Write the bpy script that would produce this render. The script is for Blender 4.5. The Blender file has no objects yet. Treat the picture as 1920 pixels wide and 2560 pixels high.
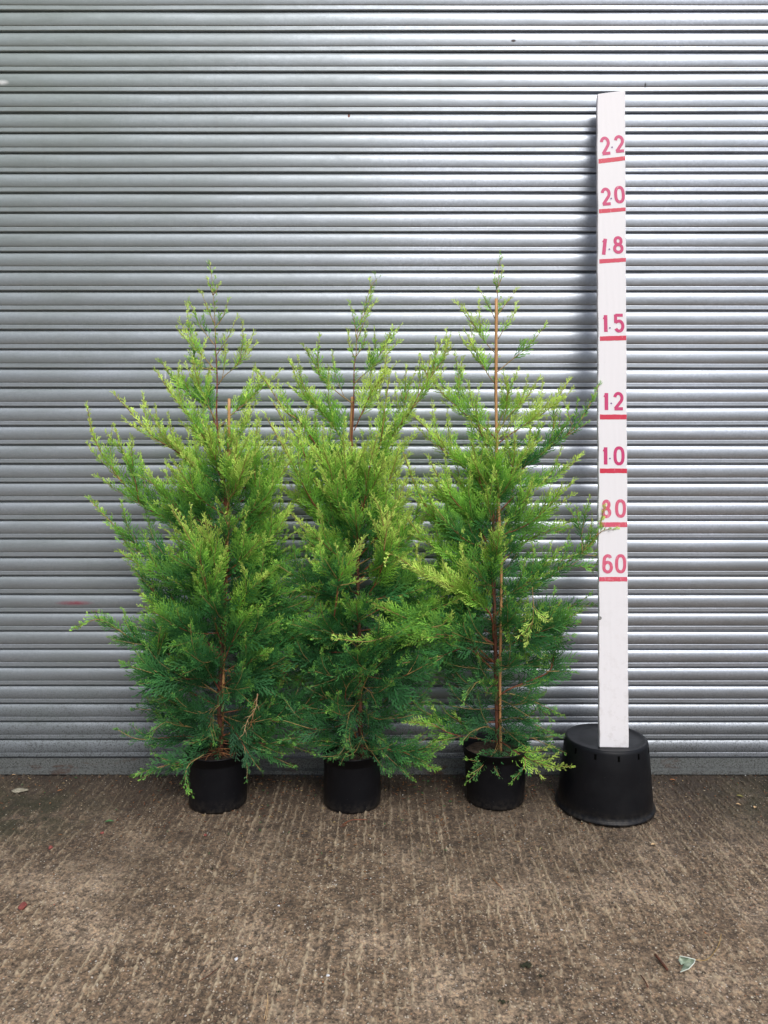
import bpy, math, random
import numpy as np
from mathutils import Vector, Matrix

# ------------------------------------------------------------------ camera
CAM = Vector((0.0, -3.098, 1.319)); PITCH = math.radians(4.2); F = 1900.0
sc = bpy.context.scene
cd = bpy.data.cameras.new("camera"); cam = bpy.data.objects.new("camera", cd)
sc.collection.objects.link(cam)
cam.location = CAM; cam.rotation_euler = (math.radians(90) - PITCH, 0, 0)
cd.sensor_fit = 'VERTICAL'; cd.sensor_height = 32.0; cd.sensor_width = 24.0
cd.lens = F / 2560.0 * 32.0; cd.clip_start = 0.05; cd.clip_end = 500
sc.camera = cam
sc.render.resolution_x = 768; sc.render.resolution_y = 1024

# ------------------------------------------------------------------ light
SUN_EL = math.radians(48); SUN_AZ = math.radians(16)      # azimuth measured from straight behind the camera to the right
w = bpy.data.worlds.new("World"); sc.world = w; w.use_nodes = True
nt = w.node_tree; nt.nodes.clear()
out = nt.nodes.new('ShaderNodeOutputWorld'); bg = nt.nodes.new('ShaderNodeBackground')
sky = nt.nodes.new('ShaderNodeTexSky'); sky.sky_type = 'NISHITA'; sky.sun_disc = False
sky.sun_elevation = SUN_EL; sky.sun_rotation = math.radians(180) - SUN_AZ
sky.air_density = 1.0; sky.dust_density = 1.6; sky.ozone_density = 1.0
hs = nt.nodes.new('ShaderNodeHueSaturation'); hs.inputs['Saturation'].default_value = 0.55
# overcast sky: brighter sector of cloud to the right behind the camera, duller to the left
tc = nt.nodes.new('ShaderNodeTexCoord')
dot = nt.nodes.new('ShaderNodeVectorMath'); dot.operation = 'DOT_PRODUCT'
dot.inputs[1].default_value = (0.86, -0.10, 0.50)
mr = nt.nodes.new('ShaderNodeMapRange'); mr.inputs[1].default_value = -0.55; mr.inputs[2].default_value = 0.80
mr.inputs[3].default_value = 0.70; mr.inputs[4].default_value = 1.55
cn = nt.nodes.new('ShaderNodeTexNoise'); cn.inputs['Scale'].default_value = 2.2; cn.inputs['Detail'].default_value = 5
cr = nt.nodes.new('ShaderNodeMapRange'); cr.inputs[1].default_value = 0.3; cr.inputs[2].default_value = 0.7
cr.inputs[3].default_value = 0.75; cr.inputs[4].default_value = 1.25
mu = nt.nodes.new('ShaderNodeMath'); mu.operation = 'MULTIPLY'
vm = nt.nodes.new('ShaderNodeVectorMath'); vm.operation = 'SCALE'
L = nt.links.new
L(sky.outputs[0], hs.inputs['Color']); L(tc.outputs['Generated'], dot.inputs[0]); L(dot.outputs['Value'], mr.inputs[0])
L(tc.outputs['Generated'], cn.inputs['Vector']); L(cn.outputs['Fac'], cr.inputs[0])
sz_ = nt.nodes.new('ShaderNodeSeparateXYZ'); L(tc.outputs['Generated'], sz_.inputs[0])
ov = nt.nodes.new('ShaderNodeMapRange'); ov.inputs[1].default_value = -.02; ov.inputs[2].default_value = .75; ov.inputs[3].default_value = .36; ov.inputs[4].default_value = 1.45
L(sz_.outputs['Z'], ov.inputs[0]); m2 = nt.nodes.new('ShaderNodeMath'); m2.operation = 'MULTIPLY'; L(cr.outputs[0], m2.inputs[0]); L(ov.outputs[0], m2.inputs[1])
L(mr.outputs[0], mu.inputs[0]); L(m2.outputs[0], mu.inputs[1])
L(hs.outputs[0], vm.inputs[0]); L(mu.outputs[0], vm.inputs['Scale']); L(vm.outputs[0], bg.inputs['Color'])
L(bg.outputs[0], out.inputs['Surface']); bg.inputs['Strength'].default_value = 0.12
sd = bpy.data.lights.new("sun", 'SUN'); sd.energy = 1.5; sd.angle = math.radians(24); sd.color = (1.0, 0.97, 0.92)
sun = bpy.data.objects.new("sun", sd); sc.collection.objects.link(sun)
sdir = Vector((math.sin(SUN_AZ) * math.cos(SUN_EL), -math.cos(SUN_AZ) * math.cos(SUN_EL), math.sin(SUN_EL)))
sun.rotation_euler = sdir.to_track_quat('Z', 'Y').to_euler()
sc.view_settings.view_transform = 'Standard'; sc.view_settings.look = 'None'
sc.view_settings.gamma = 1.0; sc.view_settings.exposure = 0.18

# ------------------------------------------------------------------ helpers
col = sc.collection
rnd = random.Random(7)
FW = Vector((0, math.cos(PITCH), -math.sin(PITCH))); UP = Vector((0, math.sin(PITCH), math.cos(PITCH)))
DS = 1920 / 1659.0
def ray(px, py): return (FW + Vector((1, 0, 0)) * ((px - 960) / F) + UP * ((1280 - py) / F))
def at(px, py, Y):                                   # photo pixel + distance -> point in the place
    r = ray(px, py); return CAM + r * ((Y - CAM.y) / r.y)
def ground_at(px, py, z=0.0):
    r = ray(px, py); return CAM + r * ((z - CAM.z) / r.z)

def tag(o, label=None, cat=None, group=None, kind=None):
    if label: o['label'] = label
    if cat: o['category'] = cat
    if group: o['group'] = group
    if kind: o['kind'] = kind
    return o
def empty(name, loc, **k):
    o = bpy.data.objects.new(name, None); col.objects.link(o); o.location = loc; o.empty_display_size = .1
    return tag(o, **k)
def link(name, me, mat, parent=None, smooth=False):
    if mat: me.materials.append(mat)
    o = bpy.data.objects.new(name, me); col.objects.link(o)
    if parent is not None:
        o.parent = parent; o.matrix_parent_inverse = Matrix.Translation(-Vector(parent.location))
    if smooth: me.polygons.foreach_set('use_smooth', [True] * len(me.polygons))
    return o
def mesh_np(name, V, Fc, color=None):                # V (n,3), Fc (m,k)
    me = bpy.data.meshes.new(name); V = np.asarray(V, np.float32); Fc = np.asarray(Fc, np.int32)
    m, k = Fc.shape
    me.vertices.add(len(V)); me.vertices.foreach_set('co', V.ravel())
    me.loops.add(m * k); me.loops.foreach_set('vertex_index', Fc.ravel())
    me.polygons.add(m); me.polygons.foreach_set('loop_start', np.arange(0, m * k, k, dtype=np.int32))
    me.polygons.foreach_set('loop_total', np.full(m, k, np.int32))
    me.update(calc_edges=True)
    if color is not None:
        a = me.attributes.new('tint', 'FLOAT_COLOR', 'POINT')
        c = np.ones((len(V), 4), np.float32); c[:, :3] = color; a.data.foreach_set('color', c.ravel())
    return me
class MB:
    def __init__(s): s.v = []; s.f = []
    def add(s, v, f):
        b = len(s.v); s.v += [tuple(p) for p in v]; s.f += [tuple(i + b for i in q) for q in f]
    def box(s, a, b):
        x0, y0, z0 = a; x1, y1, z1 = b
        s.add([(x0,y0,z0),(x1,y0,z0),(x1,y1,z0),(x0,y1,z0),(x0,y0,z1),(x1,y0,z1),(x1,y1,z1),(x0,y1,z1)],
              [(0,3,2,1),(4,5,6,7),(0,1,5,4),(1,2,6,5),(2,3,7,6),(3,0,4,7)])
    def tube(s, pts, rad, n=6, jit=0):
        pts = [Vector(p) for p in pts]; rings = []
        for i, p in enumerate(pts):
            t = (pts[min(i+1, len(pts)-1)] - pts[max(i-1, 0)]).normalized()
            a = t.cross(Vector((0, 1, 0.01))); 
            if a.length < .1: a = t.cross(Vector((1, 0, 0)))
            a.normalize(); b = t.cross(a); r = rad[i] if hasattr(rad, '__len__') else rad
            rings.append([p + (a * math.cos(6.28318*k/n) + b * math.sin(6.28318*k/n)) * r * (1 + (rnd.uniform(-jit, jit) if jit else 0)) for k in range(n)])
        v = [q for r in rings for q in r]; f = []
        for i in range(len(pts)-1):
            for k in range(n): f.append((i*n+k, i*n+(k+1)%n, (i+1)*n+(k+1)%n, (i+1)*n+k))
        f.append(tuple(range(n))[::-1]); f.append(tuple((len(pts)-1)*n+k for k in range(n)))
        s.add(v, f)
    def lathe(s, prof, c=(0,0,0), n=64):             # prof [(r,z)...]
        v = []; f = []
        for r, z in prof:
            for k in range(n): v.append((c[0]+r*math.cos(2*math.pi*k/n), c[1]+r*math.sin(2*math.pi*k/n), c[2]+z))
        for i in range(len(prof)-1):
            for k in range(n): f.append((i*n+k, i*n+(k+1)%n, (i+1)*n+(k+1)%n, (i+1)*n+k))
        s.add(v, f)
    def build(s, name, mat, parent=None, smooth=False):
        me = bpy.data.meshes.new(name); me.from_pydata(s.v, [], s.f); me.update()
        return link(name, me, mat, parent, smooth)

def vnoise(x, y, seed):                              # smooth value noise, numpy
    xi = np.floor(x).astype(np.int64); yi = np.floor(y).astype(np.int64); fx = x - xi; fy = y - yi
    fx = fx*fx*(3-2*fx); fy = fy*fy*(3-2*fy)
    def h(a, b):
        n = (a * 374761393 + b * 668265263 + seed * 974634777) & 0xffffffff
        n = ((n ^ (n >> 13)) * 1274126177) & 0xffffffff
        return ((n ^ (n >> 16)) & 0xffff) / 65535.0
    return (h(xi,yi)*(1-fx)+h(xi+1,yi)*fx)*(1-fy) + (h(xi,yi+1)*(1-fx)+h(xi+1,yi+1)*fx)*fy

# ------------------------------------------------------------------ materials
def mat(name):
    m = bpy.data.materials.new(name); m.use_nodes = True; t = m.node_tree
    b = t.nodes['Principled BSDF']; return m, t, b
def node(t, ty, **kw):
    n = t.nodes.new(ty)
    for k, v in kw.items():
        if k.startswith('i_'): n.inputs[k[2:].replace('_', ' ')].default_value = v
        else: setattr(n, k, v)
    return n
def ramp(t, src, stops):
    r = t.nodes.new('ShaderNodeValToRGB'); e = r.color_ramp.elements
    while len(e) > 1: e.remove(e[-1])
    e[0].position = stops[0][0]; e[0].color = (*stops[0][1], 1)
    for p, c in stops[1:]:
        q = e.new(p); q.color = (*c, 1)
    t.links.new(src, r.inputs[0]); return r
def mixc(t, fac, a, b, mode='MIX'):
    m = t.nodes.new('ShaderNodeMix'); m.data_type = 'RGBA'; m.blend_type = mode
    for s, v in ((m.inputs[0], fac), (m.inputs[6], a), (m.inputs[7], b)):
        if hasattr(v, 'links') or hasattr(v, 'is_linked'): t.links.new(v, s)
        elif isinstance(v, (int, float)): s.default_value = v
        else: s.default_value = (*v, 1)
    return m.outputs[2]
def math_(t, op, a, b=0.0, c=None, clamp=False):
    m = t.nodes.new('ShaderNodeMath'); m.operation = op; m.use_clamp = clamp
    for i, v in enumerate((a, b) if c is None else (a, b, c)):
        if hasattr(v, 'is_linked'): t.links.new(v, m.inputs[i])
        else: m.inputs[i].default_value = v
    return m.outputs[0]
def noise(t, vec, scale, detail=4, rough=.55, sx=None):
    if sx is not None:
        mp = node(t, 'ShaderNodeMapping'); mp.inputs['Scale'].default_value = sx; t.links.new(vec, mp.inputs[0]); vec = mp.outputs[0]
    n = node(t, 'ShaderNodeTexNoise'); n.inputs['Scale'].default_value = scale; n.inputs['Detail'].default_value = detail
    n.inputs['Roughness'].default_value = rough; t.links.new(vec, n.inputs['Vector']); return n.outputs['Fac']
def gpos(t): return node(t, 'ShaderNodeNewGeometry').outputs['Position']
def blob(t, P, c, s, soft=1.0):                      # elliptical stain mask at a world point
    v = node(t, 'ShaderNodeVectorMath', operation='SUBTRACT'); t.links.new(P, v.inputs[0]); v.inputs[1].default_value = c
    q = node(t, 'ShaderNodeVectorMath', operation='DIVIDE'); t.links.new(v.outputs[0], q.inputs[0]); q.inputs[1].default_value = s
    l = node(t, 'ShaderNodeVectorMath', operation='LENGTH'); t.links.new(q.outputs[0], l.inputs[0])
    return math_(t, 'SUBTRACT', 1.0, l.outputs['Value'], clamp=True)

# galvanised steel
M_steel, t, b = mat('galvanised_steel'); P = gpos(t)
sp = node(t, 'ShaderNodeSeparateXYZ'); t.links.new(P, sp.inputs[0])
spang = node(t, 'ShaderNodeTexVoronoi'); spang.inputs['Scale'].default_value = 140; t.links.new(P, spang.inputs['Vector'])
sv = ramp(t, spang.outputs['Color'], [(0, (.36,.385,.43)), (1, (.465,.495,.55))])
lowf = noise(t, P, 1.4, 5, .6, (1, 1, 2.2))
base = mixc(t, ramp(t, lowf, [(.35, (0,0,0)), (.7, (1,1,1))]).outputs[0], sv.outputs[0], (.335,.36,.385))
# duller, darker and rougher towards the left-hand part of the curtain
dull = math_(t, 'MULTIPLY', math_(t, 'MULTIPLY_ADD', sp.outputs['X'], -.45, .38, clamp=True), noise(t, P, 3, 4, .6, (1,1,6)), clamp=True)
base = mixc(t, dull, base, (.27,.30,.295))
alg = math_(t, 'MULTIPLY', math_(t, 'MULTIPLY_ADD', sp.outputs['X'], -.55, .25, clamp=True), math_(t, 'MULTIPLY_ADD', sp.outputs['Z'], .8, -1.2, clamp=True), clamp=True)
base = mixc(t, math_(t, 'MULTIPLY', alg, .55), base, (.30,.345,.31))
# streaks / scuffs
scf = noise(t, P, 9, 3, .6, (1, 1, 14))
drip = noise(t, P, 26, 4, .65, (1, 1, .05))
base = mixc(t, ramp(t, drip, [(.60, (0,0,0)), (.78, (.20,)*3)]).outputs[0], base, (.25,.255,.25))
base = mixc(t, ramp(t, scf, [(.66, (0,0,0)), (.74, (.4,.4,.4))]).outputs[0], base, (.46,.45,.455))
# splash dirt at the foot
foot = math_(t, 'MULTIPLY_ADD', sp.outputs['Z'], -2.3, 1.05, clamp=True)
spk = ramp(t, noise(t, P, 170, 4, .7), [(.50, (0,0,0)), (.62, (1,1,1))]).outputs[0]
pat = noise(t, P, 11, 4, .6, (1, 1, 2))
fm = math_(t, 'MULTIPLY', foot, math_(t, 'MULTIPLY_ADD', spk, .55, .22), clamp=True)
base = mixc(t, math_(t, 'MULTIPLY', fm, math_(t, 'MULTIPLY_ADD', pat, 1.6, .1), clamp=True), base, (.07,.066,.058))
for (px, py, sx, sz, c, k) in ((185, 1508, .085, .012, (.42,.06,.10), .8), (240, 1530, .03, .008, (.42,.08,.12), .5), (872, 287, .005, .010, (.10,.03,.015), 3.0),
                    (1284, 101, .012, .006, (.06,.05,.05), 2), (1470, 104, .05, .006, (.2,.2,.2), .8), (5, 205, .03, .012, (.75,.76,.74), 1.2),
                    (413, 943, .006, .02, (.8,.8,.8), 1), (1180, 842, .012, .014, (.8,.8,.8), 1), (1614, 212, .005, .012, (.1,.1,.1), 1.5)):
    p = at(px, py, -.012)
    m_ = math_(t, 'MULTIPLY', blob(t, P, p, (sx, .05, sz)), math_(t, 'MULTIPLY', noise(t, P, 60, 3, .7), 2.0*k), clamp=True)
    base = mixc(t, m_, base, c)
t.links.new(base, b.inputs['Base Color']); b.inputs['Metallic'].default_value = .96
rg = math_(t, 'ADD', math_(t, 'MULTIPLY_ADD', noise(t, P, 30, 4), .14, .36), math_(t, 'ADD', math_(t, 'MULTIPLY', dull, .45), math_(t, 'MULTIPLY', fm, .5)))
t.links.new(rg, b.inputs['Roughness'])
bp = node(t, 'ShaderNodeBump'); bp.inputs['Strength'].default_value = .22; bp.inputs['Distance'].default_value = .0035
t.links.new(noise(t, P, 12, 3, .5, (.7, 1, 2.2)), bp.inputs['Height'])
bp2 = node(t, 'ShaderNodeBump'); bp2.inputs['Strength'].default_value = .12; bp2.inputs['Distance'].default_value = .0006
t.links.new(noise(t, P, 230, 3, .6), bp2.inputs['Height']); t.links.new(bp.outputs[0], bp2.inputs['Normal'])
t.links.new(bp2.outputs[0], b.inputs['Normal'])

M_rail, t, b = mat('painted_steel_rail'); P = gpos(t)
s1 = ramp(t, noise(t, P, 150, 5, .75), [(.44, (.17,.18,.175)), (.54, (.11,.115,.11)), (.62, (.04,.038,.034))])
rs = ramp(t, noise(t, P, 7, 5, .65, (1, 1, 3)), [(.58, (0,0,0)), (.70, (1,1,1))])
t.links.new(mixc(t, rs.outputs[0], s1.outputs[0], (.09,.05,.035)), b.inputs['Base Color'])
b.inputs['Metallic'].default_value = .35; b.inputs['Roughness'].default_value = .6

# concrete
M_conc, t, b = mat('brushed_concrete'); P = gpos(t)
sp = node(t, 'ShaderNodeSeparateXYZ'); t.links.new(P, sp.inputs[0])
at_ = node(t, 'ShaderNodeAttribute', attribute_name='tint'); sc3 = node(t, 'ShaderNodeSeparateColor'); t.links.new(at_.outputs['Color'], sc3.inputs[0])
ridge = sc3.outputs[0]
big = ramp(t, noise(t, P, 3.0, 6, .62), [(.3, (.110,.072,.045)), (.5, (.195,.136,.088)), (.72, (.40,.300,.212))])
fine = ramp(t, noise(t, P, 95, 6, .72), [(.36, (.17,.155,.14)), (.5, (.92,.92,.92)), (.65, (2.1,2.0,1.8))])
c = mixc(t, .95, big.outputs[0], fine.outputs[0], 'MULTIPLY')
# aggregate: pale, ochre, rusty and dark grains showing in the worn surface
vo = node(t, 'ShaderNodeTexVoronoi'); vo.inputs['Scale'].default_value = 170; vo.inputs['Randomness'].default_value = 1; t.links.new(P, vo.inputs['Vector'])
vs = node(t, 'ShaderNodeSeparateColor'); t.links.new(vo.outputs['Color'], vs.inputs[0])
vo2 = node(t, 'ShaderNodeTexVoronoi'); vo2.inputs['Scale'].default_value = 95; t.links.new(P, vo2.inputs['Vector']); vt = node(t, 'ShaderNodeSeparateColor'); t.links.new(vo2.outputs['Color'], vt.inputs[0])
g2 = math_(t, 'MULTIPLY', math_(t, 'LESS_THAN', vo2.outputs['Distance'], .30), math_(t, 'GREATER_THAN', vt.outputs[1], .86))
c = mixc(t, math_(t, 'MULTIPLY', g2, .85), c, ramp(t, vt.outputs[0], [(0, (.03,.026,.022)), (.35, (.04,.034,.03)), (.4, (.5,.40,.27)), (.8, (.66,.58,.44)), (1, (.45,.22,.12))]).outputs[0])
gc = ramp(t, vs.outputs[0], [(0, (.05,.045,.04)), (.22, (.30,.22,.13)), (.5, (.46,.38,.26)), (.72, (.62,.56,.46)), (.9, (.36,.17,.08)), (1, (.75,.72,.66))])
gm = math_(t, 'MULTIPLY', math_(t, 'LESS_THAN', vo.outputs['Distance'], .42), math_(t, 'GREATER_THAN', vs.outputs[1], .72))
c = mixc(t, math_(t, 'MULTIPLY', gm, .75), c, gc.outputs[0])
# ridges rubbed pale, furrows holding dirt
c = mixc(t, math_(t, 'MULTIPLY', math_(t, 'MULTIPLY_ADD', ridge, 2.4, -1.3, clamp=True), .85), c, (.52,.41,.27))
c = mixc(t, math_(t, 'MULTIPLY', math_(t, 'MULTIPLY_ADD', ridge, -3.0, 1.25, clamp=True), .80), c, (.045,.033,.023))
# damp grime along the shutter foot plus shade painted into the colour, ragged edge
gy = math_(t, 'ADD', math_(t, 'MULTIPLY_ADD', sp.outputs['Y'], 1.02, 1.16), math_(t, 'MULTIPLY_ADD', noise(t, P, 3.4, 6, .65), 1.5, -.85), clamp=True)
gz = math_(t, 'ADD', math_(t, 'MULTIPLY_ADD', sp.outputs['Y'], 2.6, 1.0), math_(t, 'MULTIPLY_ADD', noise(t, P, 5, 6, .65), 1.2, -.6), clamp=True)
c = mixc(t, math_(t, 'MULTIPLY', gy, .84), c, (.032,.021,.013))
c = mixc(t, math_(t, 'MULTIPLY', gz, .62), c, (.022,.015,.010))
# moss
ms = math_(t, 'ADD', blob(t, P, (-1.55, -.40, 0), (.60, .34, 1)), blob(t, P, (1.75, -.34, 0), (.6, .4, 1)))
ms = math_(t, 'MULTIPLY', ms, ramp(t, noise(t, P, 9, 6, .7), [(.38, (0,0,0)), (.58, (2.4,)*3)]).outputs[0], clamp=True)
c = mixc(t, math_(t, 'MULTIPLY', ms, .8), c, (.028,.027,.011))
sm = ramp(t, noise(t, P, 13, 5, .7), [(.66, (0,0,0)), (.74, (.8,)*3)])
c = mixc(t, sm.outputs[0], c, (.06,.058,.03))
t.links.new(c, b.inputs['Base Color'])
t.links.new(math_(t, 'SUBTRACT', .88, math_(t, 'MULTIPLY', gy, .2)), b.inputs['Roughness'])
bp = node(t, 'ShaderNodeBump'); bp.inputs['Strength'].default_value = .9; bp.inputs['Distance'].default_value = .004
t.links.new(math_(t, 'ADD', noise(t, P, 130, 6, .75), math_(t, 'MULTIPLY', gm, .4)), bp.inputs['Height']); t.links.new(bp.outputs[0], b.inputs['Normal'])

# foliage
M_fol, t, b = mat('scale_leaf_foliage'); a = node(t, 'ShaderNodeAttribute', attribute_name='tint')
t.links.new(a.outputs['Color'], b.inputs['Base Color']); b.inputs['Roughness'].default_value = .5
b.inputs['Specular IOR Level'].default_value = .14
tr = node(t, 'ShaderNodeBsdfTranslucent'); mx = node(t, 'ShaderNodeMixShader'); mx.inputs[0].default_value = .30
hv = node(t, 'ShaderNodeHueSaturation'); hv.inputs['Value'].default_value = 1.35; t.links.new(a.outputs['Color'], hv.inputs['Color'])
t.links.new(hv.outputs[0], tr.inputs[0]); t.links.new(b.outputs[0], mx.inputs[1]); t.links.new(tr.outputs[0], mx.inputs[2])
t.links.new(mx.outputs[0], t.nodes['Material Output'].inputs['Surface'])

def simple(name, c1, c2, scale=20, rough=.6, sx=None, bump=0, bd=.002, spec=.5):
    m, t, b = mat(name); P = node(t, 'ShaderNodeTexCoord').outputs['Object'] if False else gpos(t)
    r = ramp(t, noise(t, P, scale, 5, .6, sx), [(.35, c1), (.65, c2)]); t.links.new(r.outputs[0], b.inputs['Base Color'])
    b.inputs['Roughness'].default_value = rough; b.inputs['Specular IOR Level'].default_value = spec
    if bump:
        q = node(t, 'ShaderNodeBump'); q.inputs['Strength'].default_value = bump; q.inputs['Distance'].default_value = bd
        t.links.new(noise(t, P, scale*2, 4, .6, sx), q.inputs['Height']); t.links.new(q.outputs[0], b.inputs['Normal'])
    return m
M_bark = simple('red_brown_bark', (.040,.015,.009), (.14,.046,.022), 60, .8, (1,1,.25), .8)
M_twig = simple('red_twig_bark', (.11,.032,.016), (.27,.085,.035), 50, .6)
M_young = simple('tan_young_shoot', (.24,.15,.05), (.40,.26,.09), 40, .55)
M_cane = simple('bamboo_cane', (.42,.20,.075), (.56,.31,.13), 30, .5, (1,1,.15))
M_soil = simple('potting_compost', (.02,.013,.008), (.07,.045,.028), 90, .95, None, 1, .006)
M_dead = simple('dead_foliage', (.16,.06,.02), (.38,.16,.06), 60, .8)
M_tan = simple('dry_tan_leaf', (.42,.25,.12), (.62,.44,.24), 120, .7)
M_red = simple('red_stone', (.17,.04,.033), (.30,.085,.065), 120, .8, None, .6)
M_slate = simple('pale_stone_chip', (.16,.14,.10), (.34,.31,.23), 60, .8, None, .6)
M_dark = simple('dark_moss_clump', (.010,.012,.006), (.035,.036,.014), 90, .95, None, 1)
M_green = simple('fallen_green_leaf', (.03,.10,.03), (.09,.20,.06), 90, .6)
M_ivy = simple('variegated_leaf', (.13,.19,.12), (.42,.48,.37), 70, .45)
M_ivyrim = simple('cream_leaf_margin', (.62,.66,.56), (.72,.75,.66), 60, .5)
M_white = simple('white_chip', (.6,.6,.62), (.8,.8,.8), 60, .5)
# black plastic with dust and scuffs
M_pot, t, b = mat('black_nursery_plastic'); P = gpos(t)
sp = node(t, 'ShaderNodeSeparateXYZ'); t.links.new(P, sp.inputs[0])
du = math_(t, 'MULTIPLY', math_(t, 'MULTIPLY_ADD', sp.outputs['Z'], -14, .75, clamp=True), ramp(t, noise(t, P, 60, 5, .7), [(.42, (0,0,0)), (.64, (1,)*3)]).outputs[0], clamp=True)
c = mixc(t, ramp(t, noise(t, P, 6, 5, .7), [(.5, (0,0,0)), (.8, (1,)*3)]).outputs[0], (.0035,.0038,.0055), (.0085,.0085,.010))
c = mixc(t, ramp(t, noise(t, P, 190, 2, .5), [(.73, (0,0,0)), (.78, (.5,)*3)]).outputs[0], c, (.12,.12,.12))
t.links.new(mixc(t, math_(t, 'MULTIPLY', du, .75), c, (.055,.047,.038)), b.inputs['Base Color'])
t.links.new(math_(t, 'MULTIPLY_ADD', noise(t, P, 14, 4, .6), .3, .30), b.inputs['Roughness'])
b.inputs['Specular IOR Level'].default_value = .24
bp = node(t, 'ShaderNodeBump'); bp.inputs['Strength'].default_value = .35; bp.inputs['Distance'].default_value = .005
t.links.new(noise(t, P, 15, 3, .5), bp.inputs['Height']); t.links.new(bp.outputs[0], b.inputs['Normal'])
M_black = simple('drain_slot_dark', (.002,.002,.002), (.003,.003,.003), 10, 1, spec=0)
# painted wood
M_board, t, b = mat('white_painted_wood'); P = gpos(t)
wv = node(t, 'ShaderNodeTexWave', wave_type='BANDS', bands_direction='X'); wv.inputs['Scale'].default_value = 14; wv.inputs['Distortion'].default_value = 9
wv.inputs['Detail'].default_value = 3; wv.inputs['Detail Scale'].default_value = .7
mp = node(t, 'ShaderNodeMapping'); mp.inputs['Scale'].default_value = (1, 1, .16); t.links.new(P, mp.inputs[0]); t.links.new(mp.outputs[0], wv.inputs['Vector'])
ch = ramp(t, noise(t, P, 45, 5, .7), [(.68, (0,0,0)), (.76, (.35,)*3)])
sz2 = node(t, 'ShaderNodeSeparateXYZ'); t.links.new(P, sz2.inputs[0])
c = mixc(t, ch.outputs[0], (.72,.70,.71), (.46,.42,.40))
low = math_(t, 'MULTIPLY', math_(t, 'MULTIPLY_ADD', sz2.outputs['Z'], -1.1, 1.0, clamp=True), ramp(t, noise(t, P, 28, 6, .75), [(.50, (0,0,0)), (.72, (.55,)*3)]).outputs[0], clamp=True)
c = mixc(t, low, c, (.36,.32,.28))
t.links.new(c, b.inputs['Base Color']); b.inputs['Roughness'].default_value = .5
bp = node(t, 'ShaderNodeBump'); bp.inputs['Strength'].default_value = .18; bp.inputs['Distance'].default_value = .001
t.links.new(wv.outputs['Fac'], bp.inputs['Height']); t.links.new(bp.outputs[0], b.inputs['Normal'])
def paint(name, c0, fade):
    m, t, b = mat(name); P = gpos(t)
    f = ramp(t, noise(t, P, 120, 4, .7, (1.0, 1, .35)), [(.60 - fade*.16, (0,0,0)), (.78 - fade*.1, (.8,)*3)])
    f2 = ramp(t, noise(t, P, 16, 2, .5), [(.3, (0,0,0)), (.7, (.18 + fade*.5,)*3)])
    c = mixc(t, f2.outputs[0], c0, (.58,.12,.24)); c = mixc(t, f.outputs[0], c, (.74,.42,.50))
    t.links.new(c, b.inputs['Base Color']); b.inputs['Roughness'].default_value = .45; return m
M_num = paint('pink_red_paint', (.50,.010,.115), 0); M_numf = paint('faded_pink_paint', (.60,.085,.15), .45)
M_bar = paint('red_line_paint', (.54,.004,.035), 0); M_barf = paint('faded_red_line_paint', (.60,.06,.09), .35)
M_dot = simple('violet_ink', (.10,.03,.16), (.18,.06,.24), 60, .6)
M_bolt = simple('grey_bolt_head', (.12,.12,.12), (.25,.25,.24), 60, .5)

# ------------------------------------------------------------------ ground: one sheet, fine near the camera
def coarse(a, b, n, p=2.2): return [a + (b - a) * (i / n) ** p for i in range(1, n + 1)]
xs = np.array(sorted(coarse(-1.72, -120, 24)) + list(np.arange(-1.72, 1.7201, .0032)) + coarse(1.72, 120, 24))
ys = np.array(sorted(coarse(-1.66, -120, 24)) + list(np.arange(-1.66, .0601, .0032)) + coarse(.06, 60, 12))
X, Y = np.meshgrid(xs, ys)
near = ((np.abs(X) < 1.75) & (Y > -1.7) & (Y < .08)).astype(float)
wx = X + .020*(vnoise(X*5, Y*3, 1)-.5) + .007*(vnoise(X*34, Y*20, 2)-.5) + .0075*(vnoise(X*120, Y*90, 3)-.5)
ph = wx / .033 + .9*vnoise(X*4, Y*1.6, 4)
saw = 1 - np.abs(np.mod(ph, 1) - .5) * 2
cell = np.floor(ph)
brk = vnoise(cell*7.31 + 3, Y*7, 5) * .5 + vnoise(cell*3.7, Y*48, 6) * .5      # each ridge breaks up along its length
jit = (vnoise(cell*13.1, 0*Y, 15)-.5)*.5; saw = 1 - np.abs(np.clip(np.mod(ph, 1) + jit, 0, 1) - .5)*2
rid = np.clip(saw*4.6 - 3.45, 0, 1) * np.clip(brk*3.4 - 1.05 + 2.2*(vnoise(X*170, Y*150, 13)-.5), 0, 1.2)
ph2 = wx/.0175 + 3 + .7*vnoise(X*6, Y*3, 17); saw2 = 1-np.abs(np.mod(ph2, 1)-.5)*2; cell2 = np.floor(ph2)
rid = np.maximum(rid, .75*np.clip(saw2*4-2.9, 0, 1)*np.clip(vnoise(cell2*5.3, Y*20, 18)*3.4 - 1.5 + 2*(vnoise(X*160, Y*160, 19)-.5), 0, 1.1))
worn = np.clip(1.15 + .55*Y + .8*(vnoise(X*2.2+9, Y*2.4, 7)-.5), .42, 1.0)      # more worn away from the wall
lump = .6*vnoise(X*45, Y*45, 8) + .4*vnoise(X*120, Y*120, 9)
Zg = near * (rid*worn*.0085 + (lump-.5)*.0036 + (vnoise(X*220, Y*220, 12)-.5)*.0022 + (vnoise(X*11, Y*11, 10)-.5)*.004) 
gv = np.clip(.46 + rid*worn*.7 + (lump-.5)*.7 - (np.clip(1-saw*2.2, 0, 1)*.5 + .6*np.clip(vnoise(X*60, Y*30, 20)*3-1.9, 0, 1))*worn*.5*vnoise(X*12, Y*9, 11), 0, 1)
V = np.stack([X, Y, Zg - .004], -1).reshape(-1, 3); ny, nx = X.shape
I = np.arange(nx*ny).reshape(ny, nx)
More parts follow.
